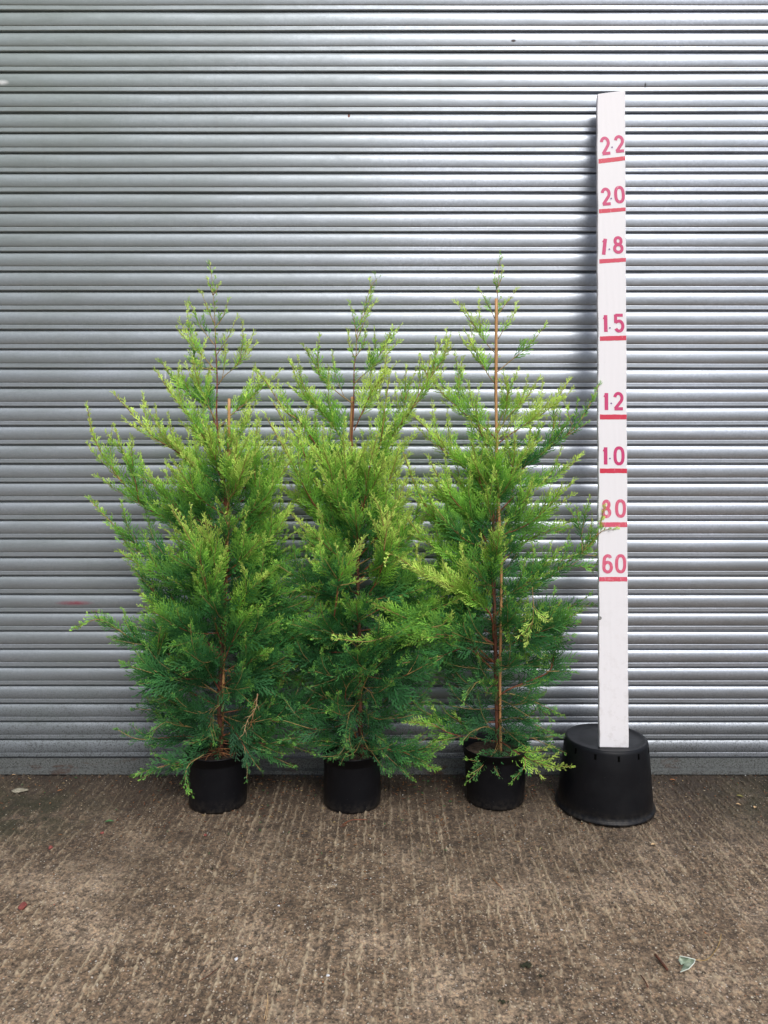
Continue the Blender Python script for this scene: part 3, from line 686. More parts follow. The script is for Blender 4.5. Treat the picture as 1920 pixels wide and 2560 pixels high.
    # short sprays hugging the stem
    for k in range(150):
        z = z_lo + ht*.60*r.random(); i = min(range(L_), key=lambda i: abs(tc_[i].z-z)); az = r.uniform(0, 6.283)
        d = Vector((math.cos(az), math.sin(az), r.uniform(-.1, .7)))
        cr.frond(tc_[i]+Vector((0,0,r.uniform(-.01,.01))), d, CAMD+Vector((r.gauss(0,.6), r.gauss(0,.6), r.gauss(0,.6))), r.uniform(.07,.125), .05+.25*(z-.2), .3*max(0, 1-z))
    cr.build(root)
    return root

S_ = dict
A_BR = [
 ([(486,1290),(550,1245),(610,1212),(662,1185)], .03, S_(size=1.15)),
 ([(486,1220),(550,1165),(600,1125),(640,1080)], .02, S_(size=1.1)),
 ([(484,1480),(545,1470),(600,1465),(650,1470)], .05, S_(size=1.1, blue=.3)),
 ([(486,1225),(405,1150),(312,1092),(240,1010),(203,945),(189,883)], -.02, S_(size=.95)),
 ([(300,1085),(288,1020),(262,970),(248,925)], -.02, S_(size=.7, y0=-.02)),
 ([(486,1090),(425,1015),(387,979),(330,942),(281,889),(247,852)], -.05, S_(size=.85)),
 ([(370,965),(345,930),(335,880)], -.02, S_(size=.6, y0=-.03)),
 ([(483,1040),(459,979),(428,926),(380,864),(340,806)], -.06, S_(size=.95)),
 ([(470,930),(452,880),(431,867),(393,839),(349,783)], .02, S_(size=.85)),
 ([(463,905),(437,849),(425,815),(415,775)], -.05, S_(size=1.1)),
 ([(463,798),(435,765),(412,735),(395,706)], -.02, S_(size=1.1, bare=.2)),
 ([(463,800),(425,790),(418,765),(416,740)], .02, S_(size=.8)),
 ([(463,745),(440,715),(425,690),(412,658)], .02, S_(size=1.0, sparse=True)),
 ([(463,698),(450,670),(436,634)], 0, S_(size=.8, sparse=True)),
 ([(460,638),(455,622),(449,606)], 0, S_(size=.6, sparse=True)),
 ([(460,638),(468,627),(473,615)], 0, S_(size=.6, sparse=True)),
 ([(463,711),(478,690),(487,670),(493,652)], 0, S_(size=.8, sparse=True)),
 ([(466,770),(482,745),(497,720),(509,692)], -.02, S_(size=1.0, sparse=True, bare=.25)),
 ([(471,832),(485,812),(505,795),(527,765),(544,728)], -.02, S_(size=1.0, bare=.25)),
 ([(478,920),(500,896),(537,865),(558,834),(553,800)], -.02, S_(size=.95)),
 ([(488,1010),(505,960),(530,915),(543,871)], -.04, S_()),
 ([(488,1150),(530,1110),(551,1069),(550,1006),(556,905)], -.08, S_(size=1.05)),
 ([(488,1090),(512,1062),(560,1040),(592,1018),(615,960),(620,925)], 0, S_(size=1.1)),
 ([(488,1070),(470,1010),(455,950),(450,925)], -.12, S_(size=1.1)),
 ([(488,1120),(500,1060),(508,1000),(512,950)], -.14, S_(size=1.1)),
 ([(478,1300),(403,1243),(337,1206),(281,1166),(234,1122),(195,1081)], .02, S_(size=.95)),
 ([(486,1200),(420,1150),(370,1085),(330,1045),(300,1030)], -.09, S_(size=1.05)),
 ([(486,1160),(440,1100),(395,1050),(365,1010)], -.10, S_(size=1.05)),
 ([(480,1420),(372,1313),(350,1300),(318,1258),(293,1210),(260,1152)], .03, S_(size=.85)),
 ([(480,1425),(407,1360),(343,1313),(300,1281)], -.05, S_(size=.8)),
 ([(478,1470),(404,1425),(363,1413),(322,1394),(281,1378),(245,1352),(209,1338),(160,1358)], -.06, S_(size=.62, bare=.2)),
 ([(478,1530),(387,1481),(344,1447),(341,1400),(348,1350)], -.08, S_(size=.75, bare=.25)),
 ([(478,1570),(390,1545),(340,1535),(290,1531)], .05, S_(size=.8, blue=.3)),
 ([(475,1560),(420,1540),(380,1520),(340,1500)], -.10, S_(size=.95, blue=.2)),
 ([(475,1500),(430,1470),(395,1440),(370,1430)], -.12, S_(size=.95, blue=.2)),
 ([(470,1600),(400,1590),(303,1597),(253,1576)], .02, S_(size=.7, blue=.2)),
 ([(470,1590),(410,1570),(360,1560),(330,1580)], -.12, S_(size=1.1, blue=.5)),
 ([(466,1628),(412,1643),(347,1656),(291,1674)], -.14, S_(size=.75, blue=.25, age0=.2)),
 ([(440,1630),(408,1652),(400,1680),(404,1704)], -.06, S_(size=.85, blue=.2, age0=.2, y0=-.10)),
 ([(475,1549),(499,1568),(520,1600),(545,1640),(563,1664)], -.16, S_(size=.80, blue=.75, age0=.25)),
 ([(480,1400),(459,1327),(449,1281),(427,1197),(372,1100)], -.18, S_(size=.85, age0=.28)),
 ([(478,1300),(468,1240),(455,1180),(443,1121)], -.14, S_(size=1.0, age0=.2)),
 ([(494,1240),(528,1209),(515,1170),(500,1135)], -.12, S_(size=.9)),
 ([(488,1250),(556,1195),(595,1150),(624,1105)], -.06, S_(size=1.05)),
 ([(486,1200),(540,1140),(575,1090),(590,1050)], -.10, S_(size=1.05)),
 ([(488,1300),(530,1280),(584,1250),(640,1215)], .03, S_(size=1.0)),
 ([(484,1383),(512,1342),(528,1290),(550,1265),(576,1242)], -.14, S_(size=.8, age0=.25)),
 ([(490,1400),(535,1380),(577,1361),(625,1335),(671,1311),(690,1270)], -.04, S_(size=.75, bare=.2)),
 ([(488,1450),(540,1420),(587,1398),(640,1375),(671,1354),(704,1308)], -.10, S_(size=.72, bare=.25)),
 ([(484,1350),(540,1320),(590,1290),(640,1275)], -.05, S_(size=1.0)),
 ([(484,1450),(540,1440),(580,1435),(620,1440)], -.04, S_(size=1.0, blue=.2)),
 ([(480,1440),(500,1390),(520,1350),(545,1320)], -.14, S_(size=.95)),
 ([(482,1480),(520,1450),(550,1420),(572,1415)], -.15, S_(size=.9, blue=.15)),
 ([(480,1500),(450,1450),(432,1410),(425,1385)], -.15, S_(size=.7, blue=.1)),
 ([(478,1590),(558,1566),(645,1535),(717,1497),(773,1465),(830,1418)], -.06, S_(size=.75)),
 ([(480,1540),(540,1530),(600,1520),(650,1500)], .04, S_(size=.9, blue=.2)),
 ([(480,1600),(545,1605),(611,1610),(680,1603),(702,1600)], -.03, S_(size=.75)),
 ([(480,1605),(540,1615),(590,1635),(636,1656)], .02, S_(size=.6, blue=.3, sparse=True)),
 ([(478,1520),(460,1540),(455,1570),(462,1600)], -.13, S_(size=.9, blue=.6)),
]
B_BR = [
 ([(770,730),(765,690),(756,660)], 0, S_(size=.9, sparse=True)),
 ([(771,735),(791,685),(809,656)], 0, S_(size=.9, sparse=True)),
 ([(778,700),(798,650),(800,610)], 0, S_(size=.7, sparse=True)),
 ([(768,775),(756,750),(752,725)], 0, S_(size=1.0)),
 ([(769,770),(785,745),(790,712)], -.02, S_(size=1.1)),
 ([(763,873),(731,849),(698,819),(679,786),(656,750)], -.02, S_(size=.8, bare=.25)),
 ([(765,830),(778,816),(802,794),(824,759),(845,719)], -.02, S_(size=.95, bare=.2)),
 ([(765,930),(789,876),(808,838),(827,810),(836,764)], -.03, S_(size=1.05)),
 ([(775,1090),(799,1060),(805,1026),(811,991),(822,955),(832,880),(841,816)], -.08, S_(size=.85, bare=.25)),
 ([(780,1080),(835,964),(857,928),(879,901),(903,857),(931,808),(944,759),(956,738)], -.02, S_(size=.85, bare=.3)),
 ([(915,840),(940,800),(960,765),(972,726)], -.02, S_(size=.65, y0=-.02)),
 ([(868,915),(875,870),(876,830),(877,797)], -.02, S_(size=.8, y0=-.02)),
 ([(890,880),(918,850),(925,800),(930,770)], -.02, S_(size=.7, y0=-.05)),
 ([(765,985),(740,950),(715,914),(690,887),(660,857),(644,827),(628,783)], -.02, S_(size=.95, bare=.15)),
 ([(775,1130),(731,1048),(701,991),(677,953),(646,909),(616,887),(578,830),(560,806)], -.06, S_(size=.95, bare=.15)),
 ([(775,1170),(693,1059),(668,1013),(644,944),(616,914),(590,870)], -.10, S_(size=1.0, bare=.2)),
 ([(772,1230),(718,1141),(677,1087),(655,1048),(620,980),(575,901)], -.10, S_(size=1.0, bare=.2)),
 ([(770,1260),(730,1199),(708,1180),(667,1152),(631,1111)], -.14, S_(size=.7, age0=.25)),
 ([(772,1200),(700,1130),(650,1090),(610,1060)], .03, S_(size=1.1)),
 ([(775,1200),(753,1109),(748,1030),(742,956)], -.12, S_(size=1.0)),
 ([(775,1150),(730,1080),(715,1020),(700,975)], -.13, S_(size=1.0)),
 ([(778,1130),(790,1070),(800,1000),(815,940)], -.12, S_(size=1.05)),
 ([(775,1130),(765,1060),(775,1000),(790,960)], -.06, S_(size=1.0)),
 ([(722,1330),(727,1299),(733,1252),(761,1205),(786,1164)], -.06, S_(size=.85, age0=.35, y0=-.14, bare=.25)),
 ([(731,1270),(705,1240),(685,1220),(678,1199)], -.02, S_(size=.9, age0=.35, y0=-.17)),
 ([(731,1265),(750,1262),(765,1258),(781,1253)], -.02, S_(size=.8, age0=.35, y0=-.17)),
 ([(775,1380),(740,1350),(722,1330),(726,1295)], -.14, S_(size=.7)),
 ([(785,1300),(814,1255),(827,1215),(831,1174),(824,1111),(808,1075)], -.18, S_(size=.75, age0=.40)),
 ([(829,1190),(835,1150),(837,1100)], -.02, S_(size=.7, age0=.4, y0=-.18)),
 ([(778,1250),(850,1200),(870,1150),(885,1110)], -.06, S_(size=1.1)),
 ([(778,1200),(830,1140),(860,1080),(880,1030)], -.05, S_(size=1.1)),
 ([(780,1140),(830,1060),(850,1010),(862,965)], -.10, S_(size=1.0)),
 ([(778,1300),(840,1260),(890,1230),(920,1200)], .04, S_(size=1.1)),
 ([(775,1320),(720,1290),(680,1260),(640,1240)], .02, S_(size=1.1)),
 ([(775,1480),(720,1455),(674,1436),(630,1405)], -.08, S_(size=.8, blue=.2)),
 ([(771,1596),(749,1543),(746,1505),(752,1480),(782,1449)], -.16, S_(size=.6, bare=.55, blue=.3)),
 ([(776,1440),(740,1420),(700,1400),(680,1380)], .04, S_(size=1.1, blue=.5)),
 ([(770,1620),(730,1605),(683,1596),(639,1571)], -.06, S_(size=.85)),
 ([(775,1560),(730,1530),(700,1500),(690,1470)], -.08, S_(size=1.0, blue=.3)),
 ([(785,1610),(817,1615),(880,1624),(918,1624),(961,1608)], -.10, S_(size=.75, age0=.22, bare=.3)),
 ([(785,1615),(840,1640),(890,1650),(943,1658)], -.02, S_(size=.8, blue=.4)),
 ([(793,1546),(830,1527),(877,1521),(930,1515)], .05, S_(size=1.0, blue=.4)),
 ([(783,1500),(830,1470),(886,1446),(917,1424)], .05, S_(size=1.0, blue=.4)),
 ([(780,1440),(830,1420),(880,1400),(920,1380)], .03, S_(size=1.1, blue=.5)),
 ([(778,1500),(800,1450),(820,1420),(840,1400)], -.10, S_(size=1.0, blue=.6)),
 ([(778,1600),(760,1620),(740,1630),(720,1640)], -.15, S_(size=.9, blue=.4)),
 ([(780,1600),(800,1580),(815,1590),(830,1600)], -.15, S_(size=.9, blue=.7)),
 ([(776,1540),(760,1560),(755,1590),(760,1620)], -.14, S_(size=.9, blue=.6)),
 ([(776,1400),(745,1380),(720,1390),(700,1400)], -.10, S_(size=.9, blue=.5)),
 ([(778,1240),(840,1185),(890,1150),(932,1100)], -.03, S_(size=1.1)),
 ([(778,1340),(850,1300),(905,1280),(950,1255)], -.02, S_(size=1.1)),
 ([(776,1380),(840,1350),(890,1345),(935,1330)], .04, S_(size=1.1, blue=.3)),
 ([(775,1250),(720,1210),(680,1180),(650,1150)], .03, S_(size=1.1)),
 ([(775,1450),(720,1430),(680,1440),(650,1460)], .05, S_(size=1.1, blue=.3)),
]
C_BR = [
 ([(1066,1240),(1010,1180),(960,1140),(915,1090)], .03, S_(size=1.15)),
 ([(1066,1310),(1000,1262),(940,1240),(885,1228)], .02, S_(size=1.15)),
 ([(1066,1190),(1010,1125),(965,1085),(935,1040)], -.04, S_(size=1.1)),
 ([(1066,1390),(1000,1350),(950,1345),(895,1352)], .05, S_(size=1.1, blue=.2)),
 ([(1066,1130),(1020,1075),(985,1035),(955,1010)], .03, S_(size=1.1)),
 ([(1066,1450),(1010,1440),(960,1430),(915,1425)], .05, S_(size=1.1, blue=.4)),
 ([(1070,1420),(1110,1400),(1150,1395),(1185,1380)], .03, S_(size=1.0, blue=.3)),
 ([(1075,640),(1070,610),(1069,590)], 0, S_(size=.6, sparse=True)),
 ([(1076,620),(1083,600),(1084,580)], 0, S_(size=.6, sparse=True)),
 ([(1069,688),(1055,660),(1038,630)], 0, S_(size=.85, sparse=True)),
 ([(1076,680),(1090,660),(1102,645),(1113,630)], 0, S_(size=.85, sparse=True)),
 ([(1068,762),(1045,735),(1028,709),(1004,669)], -.02, S_(size=1.0, bare=.2)),
 ([(1076,732),(1090,710),(1105,690),(1114,669)], 0, S_(size=1.1)),
 ([(1075,803),(1107,776),(1142,747),(1176,707)], -.02, S_(size=.85, sparse=True, bare=.25)),
 ([(1069,829),(1052,806),(1031,767),(1008,722)], -.02, S_(size=1.0)),
 ([(1074,960),(1104,937),(1151,908),(1192,876),(1229,823)], -.02, S_(size=.85, bare=.2)),
 ([(1073,940),(1098,899),(1134,864),(1161,823)], -.04, S_(size=.95)),
 ([(1073,930),(1090,880),(1095,850),(1090,815)], -.06, S_(size=1.0)),
 ([(1075,1070),(1113,1025),(1157,990),(1204,955),(1245,920),(1275,872),(1294,832)], .02, S_(size=.75, bare=.15)),
 ([(1240,925),(1230,905),(1226,882)], 0, S_(size=1.2, y0=.015)),
 ([(1180,975),(1195,930),(1202,882)], 0, S_(size=.9, y0=.01)),
 ([(1130,1010),(1150,960),(1160,920)], 0, S_(size=1.0, y0=0)),
 ([(1075,1110),(1119,1066),(1172,1046),(1210,1022),(1254,984)], -.02, S_(size=.8, bare=.2)),
 ([(1070,1000),(1040,940),(1025,890),(1012,835)], -.04, S_(size=1.0)),
 ([(1072,950),(1054,931),(1010,899),(987,879),(952,847),(915,797)], -.04, S_(size=.85, bare=.25)),
 ([(985,878),(990,840),(995,800),(998,779)], 0, S_(size=.8, y0=-.02)),
 ([(1068,1080),(1022,1028),(975,987),(952,967),(925,930),(893,899)], -.06, S_(size=1.0, bare=.15)),
 ([(1066,1200),(1034,1140),(996,1098),(961,1054),(927,993)], -.10, S_(size=1.0)),
 ([(1064,1250),(975,1157),(937,1116),(902,1060),(870,975)], -.14, S_(size=.9, bare=.2)),
 ([(1066,1150),(1000,1100),(960,1080),(910,1040)], .03, S_(size=1.1)),
 ([(1070,1120),(1040,1050),(1030,1000),(1020,960)], -.12, S_(size=1.0)),
 ([(1072,1130),(1075,1060),(1070,990),(1075,930)], -.12, S_(size=1.1)),
 ([(1074,1100),(1100,1040),(1110,990),(1112,950)], -.10, S_(size=1.0)),
 ([(1070,1160),(1110,1110),(1140,1070),(1150,1040)], -.08, S_(size=.9)),
 ([(1066,1380),(1059,1327),(1015,1290),(972,1264),(909,1236),(847,1198),(833,1214)], -.18, S_(size=.70, age0=.28)),
 ([(1066,1290),(1020,1240),(964,1198),(911,1158),(880,1120)], -.13, S_(size=.9, age0=.2)),
 ([(1066,1430),(1010,1385),(949,1371),(849,1374),(792,1386),(725,1380)], -.20, S_(size=.62, age0=.30, bare=.35)),
 ([(1066,1390),(1000,1365),(933,1355),(902,1346),(839,1318),(792,1296)], -.12, S_(size=.80, age0=.22)),
 ([(933,1355),(955,1350),(965,1340),(972,1330)], -.03, S_(size=1.0, age0=.35, y0=-.14)),
 ([(1062,1430),(1010,1400),(990,1377),(966,1305),(955,1275)], 0, S_(size=.5, bare=.5, blue=.5)),
 ([(1068,1450),(1034,1418),(1005,1399),(949,1418),(867,1433)], -.10, S_(size=.65, bare=.3)),
 ([(1066,1340),(1020,1330),(970,1330),(930,1320)], .04, S_(size=1.1, blue=.3)),
 ([(1074,1560),(987,1558),(930,1545),(871,1530)], -.02, S_(size=.7, blue=.15)),
 ([(1074,1602),(978,1586),(934,1564),(905,1562),(877,1560)], -.10, S_(size=.62, age0=.32, bare=.35)),
 ([(1072,1500),(1020,1490),(980,1470),(940,1455)], .03, S_(size=.9, blue=.4)),
 ([(1068,1330),(1112,1290),(1159,1264),(1222,1217),(1266,1186),(1291,1152),(1306,1095)], -.05, S_(size=.62, bare=.12, thick=.0042)),
 ([(1258,1192),(1256,1160),(1250,1130),(1246,1099)], -.02, S_(size=.9, y0=-.05)),
 ([(1262,1186),(1275,1160),(1278,1118)], -.02, S_(size=.9, y0=-.05)),
 ([(1288,1158),(1305,1145),(1328,1143)], 0, S_(size=.7, y0=-.05, sparse=True)),
 ([(1255,1196),(1280,1200),(1311,1199)], 0, S_(size=.9, y0=-.04)),
 ([(1205,1228),(1240,1222),(1275,1225),(1300,1215)], 0, S_(size=.8, y0=-.03)),
 ([(1120,1285),(1150,1240),(1185,1215),(1205,1190)], -.03, S_(size=.9)),
 ([(1066,1240),(1119,1180),(1175,1152),(1231,1127)], -.02, S_(size=.85)),
 ([(1068,1200),(1110,1150),(1140,1120),(1156,1096)], -.02, S_(size=.95, blue=.3)),
 ([(1066,1300),(1062,1230),(1065,1180),(1075,1135)], -.16, S_(size=.75, age0=.35)),
 ([(1070,1420),(1103,1393),(1159,1352),(1191,1336),(1222,1315),(1287,1307)], -.02, S_(size=.72, bare=.2)),
 ([(1072,1510),(1097,1490),(1159,1465),(1191,1443),(1198,1377),(1193,1343),(1210,1300)], -.03, S_(size=.55, bare=.15)),
 ([(1180,1450),(1210,1450),(1237,1452)], 0, S_(size=.9, y0=-.03)),
 ([(1072,1400),(1110,1370),(1140,1400),(1170,1410)], -.05, S_(size=.9, blue=.15)),
 ([(1072,1450),(1110,1440),(1150,1430),(1185,1420)], -.02, S_(size=.95, blue=.2)),
 ([(1075,1500),(1110,1500),(1159,1518),(1216,1546)], .02, S_(size=.62, blue=.2)),
 ([(1076,1560),(1110,1550),(1147,1561),(1194,1585)], -.02, S_(size=.7, blue=.15)),
 ([(1075,1600),(1091,1608),(1128,1633),(1184,1655),(1234,1655)], -.17, S_(size=.58, age0=.34, bare=.2)),
 ([(1134,1640),(1134,1655),(1120,1672),(1108,1686)], -.02, S_(size=.8, age0=.25, blue=.2, y0=-.15)),
 ([(1076,1600),(1066,1627),(1041,1655),(1014,1674)], -.17, S_(size=.75, age0=.2, blue=.4)),
 ([(1076,1605),(1075,1630),(1068,1650),(1072,1668)], -.16, S_(size=.8, age0=.15, blue=.8)),
 ([(1150,1268),(1152,1310),(1150,1346),(1137,1389)], -.03, S_(size=.62, age0=.45, blue=.2, y0=-.12, thick=.001)),
 ([(1068,1330),(1085,1330),(1095,1345),(1100,1370)], -.13, S_(size=.9, age0=.2)),
 ([(1072,1580),(1050,1570),(1020,1580),(1000,1600)], -.13, S_(size=.85, blue=.6)),
 ([(1070,1480),(1045,1470),(1020,1480),(1005,1500)], -.08, S_(size=.85, blue=.5)),
]
HW = [(.2, .29), (.35, .30), (.6, .37), (.9, .37), (1.15, .26), (1.3, .12)]
def xat(px, Y, z=.2): return (px-960)/F*((Y-CAM.y)*math.cos(PITCH) + (CAM.z-z)*math.sin(PITCH))
ta = conifer('bushy young conifer on the left whose short cane ends well below its thin leading tip', (xat(543, -.272), -.272), .1165, .1085, .206,
    [(478,1640),(474,1500),(480,1400),(484,1300),(488,1180),(488,1100),(482,1020),(473,951),(468,895),(469,817),(466,754),(463,676),(459,614),(453,565)],
    [(495,861),(493,1080),(487,1300),(478,1640)], A_BR, HW, 11, 54, -.012)
tb = conifer('middle young conifer with its leading tip bent over to the right', (xat(880, -.272), -.272), .1165, .108, .206,
    [(782,1640),(778,1549),(775,1440),(776,1346),(773,1221),(780,1111),(765,1035),(760,958),(764,876),(765,794),(769,767),(771,726),(783,679),(799,625),(813,603)],
    [(761,857),(759,970),(772,1200),(781,1640)], B_BR, HW, 23, 54)
tcn = conifer('young conifer beside the measuring board with a long tan cane up to its tip', (xat(1239, -.246), -.246), .129, .110, .213,
    [(1076,1600),(1072,1486),(1070,1393),(1067,1268),(1066,1111),(1073,975),(1069,841),(1070,797),(1075,694),(1075,636),(1078,577),(1084,552)],
    [(1072,645),(1072,899),(1078,1111),(1083,1261),(1080,1471),(1082,1600)], C_BR, [(.2,.26),(.35,.24),(.6,.31),(.9,.32),(1.15,.22),(1.3,.1)], 37, 40, -.014, -.012)

# dead brown sprigs
def sprig(px, root, lab, dn=1):
    mb = MB(); P = smoothp([at(x*DS, y*DS, Y) for x, y, Y in px], 6); mb.tube(P, .0011, 5)
    for i in range(2, len(P), 2):
        d = (P[min(i+1, len(P)-1)]-P[i-1]).normalized(); s = d.cross(CAMD)*(1 if i % 4 else -1)
        mb.tube([P[i], P[i]+(d+s*.7)*.012, P[i]+(d*1.2+s*.6)*.022], [.0009,.0007,.0004], 4)
    o = mb.build('dead_spray', M_dead if dn else M_tan, root, True); return o
sprig([(556,1498,-.40),(552,1530,-.41),(535,1555,-.41),(526,1586,-.41)], ta, '', 0)
sprig([(558,1500,-.40),(548,1525,-.40),(545,1550,-.40),(541,1570,-.40)], ta, '')
for k in range(7):
    sprig([(478,1632,-.28),(470+rnd.uniform(-18,24),1625+rnd.uniform(-10,6),-.31),(468+rnd.uniform(-30,42),1622+rnd.uniform(-20,14),-.345)], ta, '')
sprig([(584,1430,-.33),(600,1435,-.34),(612,1450,-.34),(614,1470,-.34)], ta, '')

# needle and twiglet litter shed round the pots and along the shutter foot
rl = np.random.default_rng(11); N = 900
lx = np.concatenate([rl.normal(c0, .22, N//4) for c0 in (-.62, -.13, .42)] + [rl.uniform(-1.6, 1.6, N-3*(N//4))])
ly = np.concatenate([-.05 - np.abs(rl.normal(0, .34, 3*(N//4))), -.045 - np.abs(rl.normal(0, .10, N-3*(N//4)))])
keep = ly > -1.5; lx, ly = lx[keep], ly[keep]; N = len(lx)
an = rl.random(N)*6.28; ln = rl.uniform(.003, .013, N); lw = rl.uniform(.0006, .0017, N); dx, dy = np.cos(an), np.sin(an)
q = np.stack([np.stack([lx+a*ln*dx/2-b_*lw*dy, ly+a*ln*dy/2+b_*lw*dx, .0022+.0008*(c_+1)+0*lx], -1) for a, b_, c_ in ((-1,-1,-1),(-1,1,-1),(1,1,1),(1,-1,1),(-1,-1,-3),(-1,1,-3),(1,1,-1),(1,-1,-1))], 1)
fl = np.array([(0,1,2,3),(7,6,5,4),(0,4,5,1),(1,5,6,2),(2,6,7,3),(3,7,4,0)])
pl_ = np.array([(.14,.05,.02),(.25,.11,.04),(.05,.03,.02),(.38,.27,.12),(.05,.13,.04)])
lc = pl_[rl.choice(5, N, p=[.34,.24,.22,.12,.08])]
lo_ = link('needle_litter', mesh_np('needle_litter', q.reshape(-1,3), (fl[None]+8*np.arange(N)[:,None,None]).reshape(-1,4), np.repeat(lc, 8, 0)), M_grit)
tag(lo_, 'brown and green needle litter and crumbs round the pots and shutter foot', 'litter', kind='stuff')

# ------------------------------------------------------------------ small things lying on the yard
def leaf_mesh(c, L_, W_, ang, lift=.004, curl=.3, notch=False, n=9):
    mb = MB(); v = []; f = []
    for i in range(n+1):
        q = i/n; hw_ = W_/2*math.sin(math.pi*min(1, q*.92+.06))**.8*(1.15-q*.5)
        for j in range(-3, 4):
            x = (q-.5)*L_; y = hw_*j/3; z = lift + curl*abs(y)*.8 + .12*L_*math.sin(q*3.1)*curl
            v.append((c[0]+x*math.cos(ang)-y*math.sin(ang), c[1]+x*math.sin(ang)+y*math.cos(ang), z))
    for i in range(n):
        for j in range(6): f.append((i*7+j, i*7+j+1, (i+1)*7+j+1, (i+1)*7+j))
    m = len(v); v += [(a, b, c_-.0006) for a, b, c_ in v]; f += [tuple(m+q for q in ff[::-1]) for ff in f]
    mb.add(v, f); return mb
def fallen(px, py, L_, W_, ang, m, label, cat='leaf', name='fallen_leaf', curl=.3, group=None):
    c = ground_at(px, py); o = leaf_mesh(c, L_, W_, ang, .003, curl).build(name, m, None, True); return tag(o, label, cat, group)
def stone(px, py, r_, m, label, name='stone', cat='stone', flat=.6, sx=1.0, ang=0, seed=1):
    c = ground_at(px, py); bm = bmesh.new(); bmesh.ops.create_icosphere(bm, subdivisions=3, radius=1)
    rr = random.Random(seed); off = [rr.uniform(0, 9) for _ in range(3)]
    for v in bm.verts:
        k = 1 + .16*math.sin(v.co.x*3.1+off[0]) + .12*math.sin(v.co.y*4.7+off[1]) + .08*math.sin(v.co.z*6+off[2]+v.co.x*5)
        x, y, z = v.co*k*r_; x *= sx; z *= flat
        v.co = (c.x+x*math.cos(ang)-y*math.sin(ang), c.y+x*math.sin(ang)+y*math.cos(ang), r_*flat*.7 + z)
    me = bpy.data.meshes.new(name); bm.to_mesh(me); bm.free(); o = link(name, me, m, None, True); return tag(o, label, cat)
def clump(px, py, r_, label, seed):
    c = ground_at(px, py); rr = random.Random(seed); bm = bmesh.new()
    for k in range(16):
        q = rr.uniform(0, 1)**.7; a = rr.uniform(0, 6.28); m = Matrix.Translation((c.x+r_*1.3*q*math.cos(a), c.y+r_*q*math.sin(a), c.z+r_*.12)) @ Matrix.Diagonal((rr.uniform(.5,1.2), rr.uniform(.4,1), .45, 1))
        bmesh.ops.create_icosphere(bm, subdivisions=2, radius=r_*rr.uniform(.22,.48)*(1.1-q*.6), matrix=m)
    for v in bm.verts: v.co += Vector((rr.uniform(-1,1), rr.uniform(-1,1), rr.uniform(-1,1)))*r_*.05
    me = bpy.data.meshes.new('moss_clump'); bm.to_mesh(me); bm.free(); o = link('moss_clump', me, M_dark); return tag(o, label, 'moss')
def twig(pts, r_, m, label, name='twig', extra=None):
    P = [ground_at(x, y, .004) for x, y in pts]; mb = MB(); mb.tube(smoothp(P, 5), r_, 6, .15)
    if extra:
        for e in extra: mb.tube(smoothp([ground_at(x, y, .004) for x, y in e], 4), r_*.7, 5)
    return tag(mb.build(name, m, None, True), label, 'twig')
# variegated ivy leaf, folded, with its stalk
iv = empty('ivy_leaf', ground_at(1718, 2410), label='variegated green and cream ivy leaf with long stalk on the concrete', cat='leaf')
e0 = ground_at(1738, 2399, .006)
def ivp(px, py, z): return ground_at(px, py, z)
mb = MB(); F0 = [ivp(1738,2399,.008), ivp(1712,2406,.004), ivp(1701,2430,.002), ivp(1722,2422,.012), ivp(1735,2408,.014)]
mb.add(F0, [(0,1,3,4),(1,2,3)])
F1 = [ivp(1738,2399,.008), ivp(1720,2394,.020), ivp(1699,2390,.016), ivp(1696,2400,.008), ivp(1703,2412,.003), ivp(1714,2408,.003)]
mb.add(F1, [(0,1,5),(1,2,3,4,5)]); o = mb.build('leaf_blade', M_ivy, iv)
md = o.modifiers.new('s', 'SOLIDIFY'); md.thickness = .0007
mb = MB(); mb.tube([ivp(1738,2399,.009), ivp(1720,2394,.021), ivp(1699,2390,.017)], .0012, 5); mb.tube([ivp(1738,2399,.009), ivp(1735,2408,.015), ivp(1722,2422,.013), ivp(1701,2430,.003)], .0011, 5)
mb.build('leaf_margin', M_ivyrim, iv)
mb = MB(); mb.tube(smoothp([ivp(1738,2399,.009), ivp(1765,2400,.006), ivp(1785,2382,.006), ivp(1798,2358,.006), ivp(1803,2336,.004)], 6), .0011, 6); mb.build('leaf_stalk', M_young, iv)
twig([(1638,2386),(1652,2404),(1668,2424)], .0036, M_bark, 'short thick dark red twig left of the ivy leaf')
twig([(1602,2438),(1612,2452),(1620,2468)], .0018, M_bark, 'thin brown twig in the lower right below the short thick twig')
twig([(855,2062),(880,2050),(917,2049)], .0016, M_twig, 'thin reddish twig in front of the middle plant pot', extra=[[(868,2055),(862,2064),(850,2066)]])
twig([(669,2482),(668,2510),(660,2548)], .0011, M_tan, 'pale forked pine needle at the bottom edge of the yard', 'pine_needle', extra=[[(669,2482),(670,2515),(664,2556)]])
twig([(1232,2196),(1247,2212),(1258,2225)], .0013, M_dead, 'small orange brown twig right of centre on open concrete')
twig([(495,1880*0+2455),(520,2440),(545,2420)], .0010, M_bark, 'thin dark twig in the lower left yard')
stone(57, 2269, .012, M_red, 'largest round red stone near the left edge', seed=3)
stone(127, 2121, .008, M_red, 'small red stone between the big red stone and the left pot', seed=4)
stone(255, 2084, .006, M_red, 'tiny red stone just below the small green leaf', seed=5)
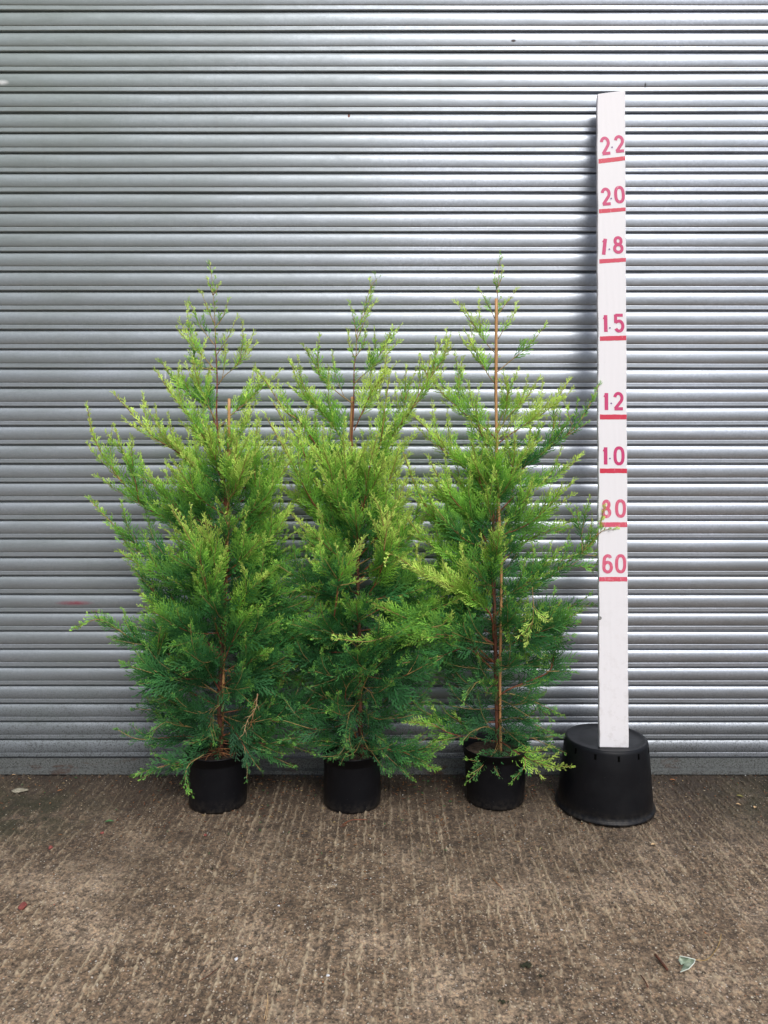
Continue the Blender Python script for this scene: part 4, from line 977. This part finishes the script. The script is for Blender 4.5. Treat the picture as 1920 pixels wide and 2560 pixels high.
stone(513, 2089, .006, M_red, 'tiny red stone in front of the left plant pot', seed=6)
stone(51, 1978, .019, M_slate, 'flat pale stone chip near the shutter at far left', flat=.28, sx=1.6, ang=.15, seed=7, name='stone_chip')
stone(591, 2398, .004, M_white, 'little white chip lower left of centre', flat=.5, sx=1.9, ang=1.4, seed=8, name='white_chip')
stone(820, 2440, .004, M_white, 'little white chip at the bottom middle of the yard', seed=9, name='white_chip')
stone(697, 2265, .003, M_white, 'smallest white chip below the left pot', seed=10, name='white_chip')
clump(1315, 2414, .016, 'dark moss clump in the lower right yard', 11)
clump(1353, 2440, .008, 'small dark moss crumb right of the moss clump', 12)
clump(530, 2172, .007, 'small dark crumb of moss below the left pot', 13)
clump(698, 2480, .006, 'dark crumb beside the pine needle', 14)
clump(1258, 2505, .010, 'flat dark crumb near the bottom edge right of centre', 15)
fallen(274, 2056, .032, .014, .2, M_green, 'small dark green leaf left of the left pot', curl=.5)
fallen(1634, 2114, .017, .011, .1, M_tan, 'curled tan leaf in front of the upturned pot', curl=.7)
fallen(1682, 1952, .022, .012, -.2, M_dead, 'reddish brown leaf by the shutter right of the upturned pot', curl=.5)
fallen(1888, 2020, .015, .012, .8, M_tan, 'pale orange petal at the right edge', curl=.6)
fallen(1846, 2013, .018, .010, -.6, M_tan, 'pale orange petal second from the right edge', curl=.6)
fallen(1850, 1992, .026, .014, -.7, simple('mossy_leaf', (.14,.13,.03), (.22,.2,.05), 60, .8), 'dull yellow green leaf by the shutter near the right edge', curl=.3)
fallen(1071, 1955, .018, .010, 1.2, M_green, 'little green leaf between the middle and right plant pots', curl=.4)
fallen(254, 1934, .030, .010, .05, M_dead, 'brown leaf scrap against the shutter foot on the left', curl=.3)
fallen(34, 1939, .014, .008, .3, M_tan, 'pale leaf scrap against the shutter foot at far left', curl=.5)
fallen(1478, 2050, .020, .008, -.9, M_dead, 'orange brown leaf scrap at the front left rim of the upturned pot', curl=.4)
fallen(150, 1978, .02, .009, .5, M_dead, 'dark leaf scrap right of the flat pale stone chip', curl=.4)
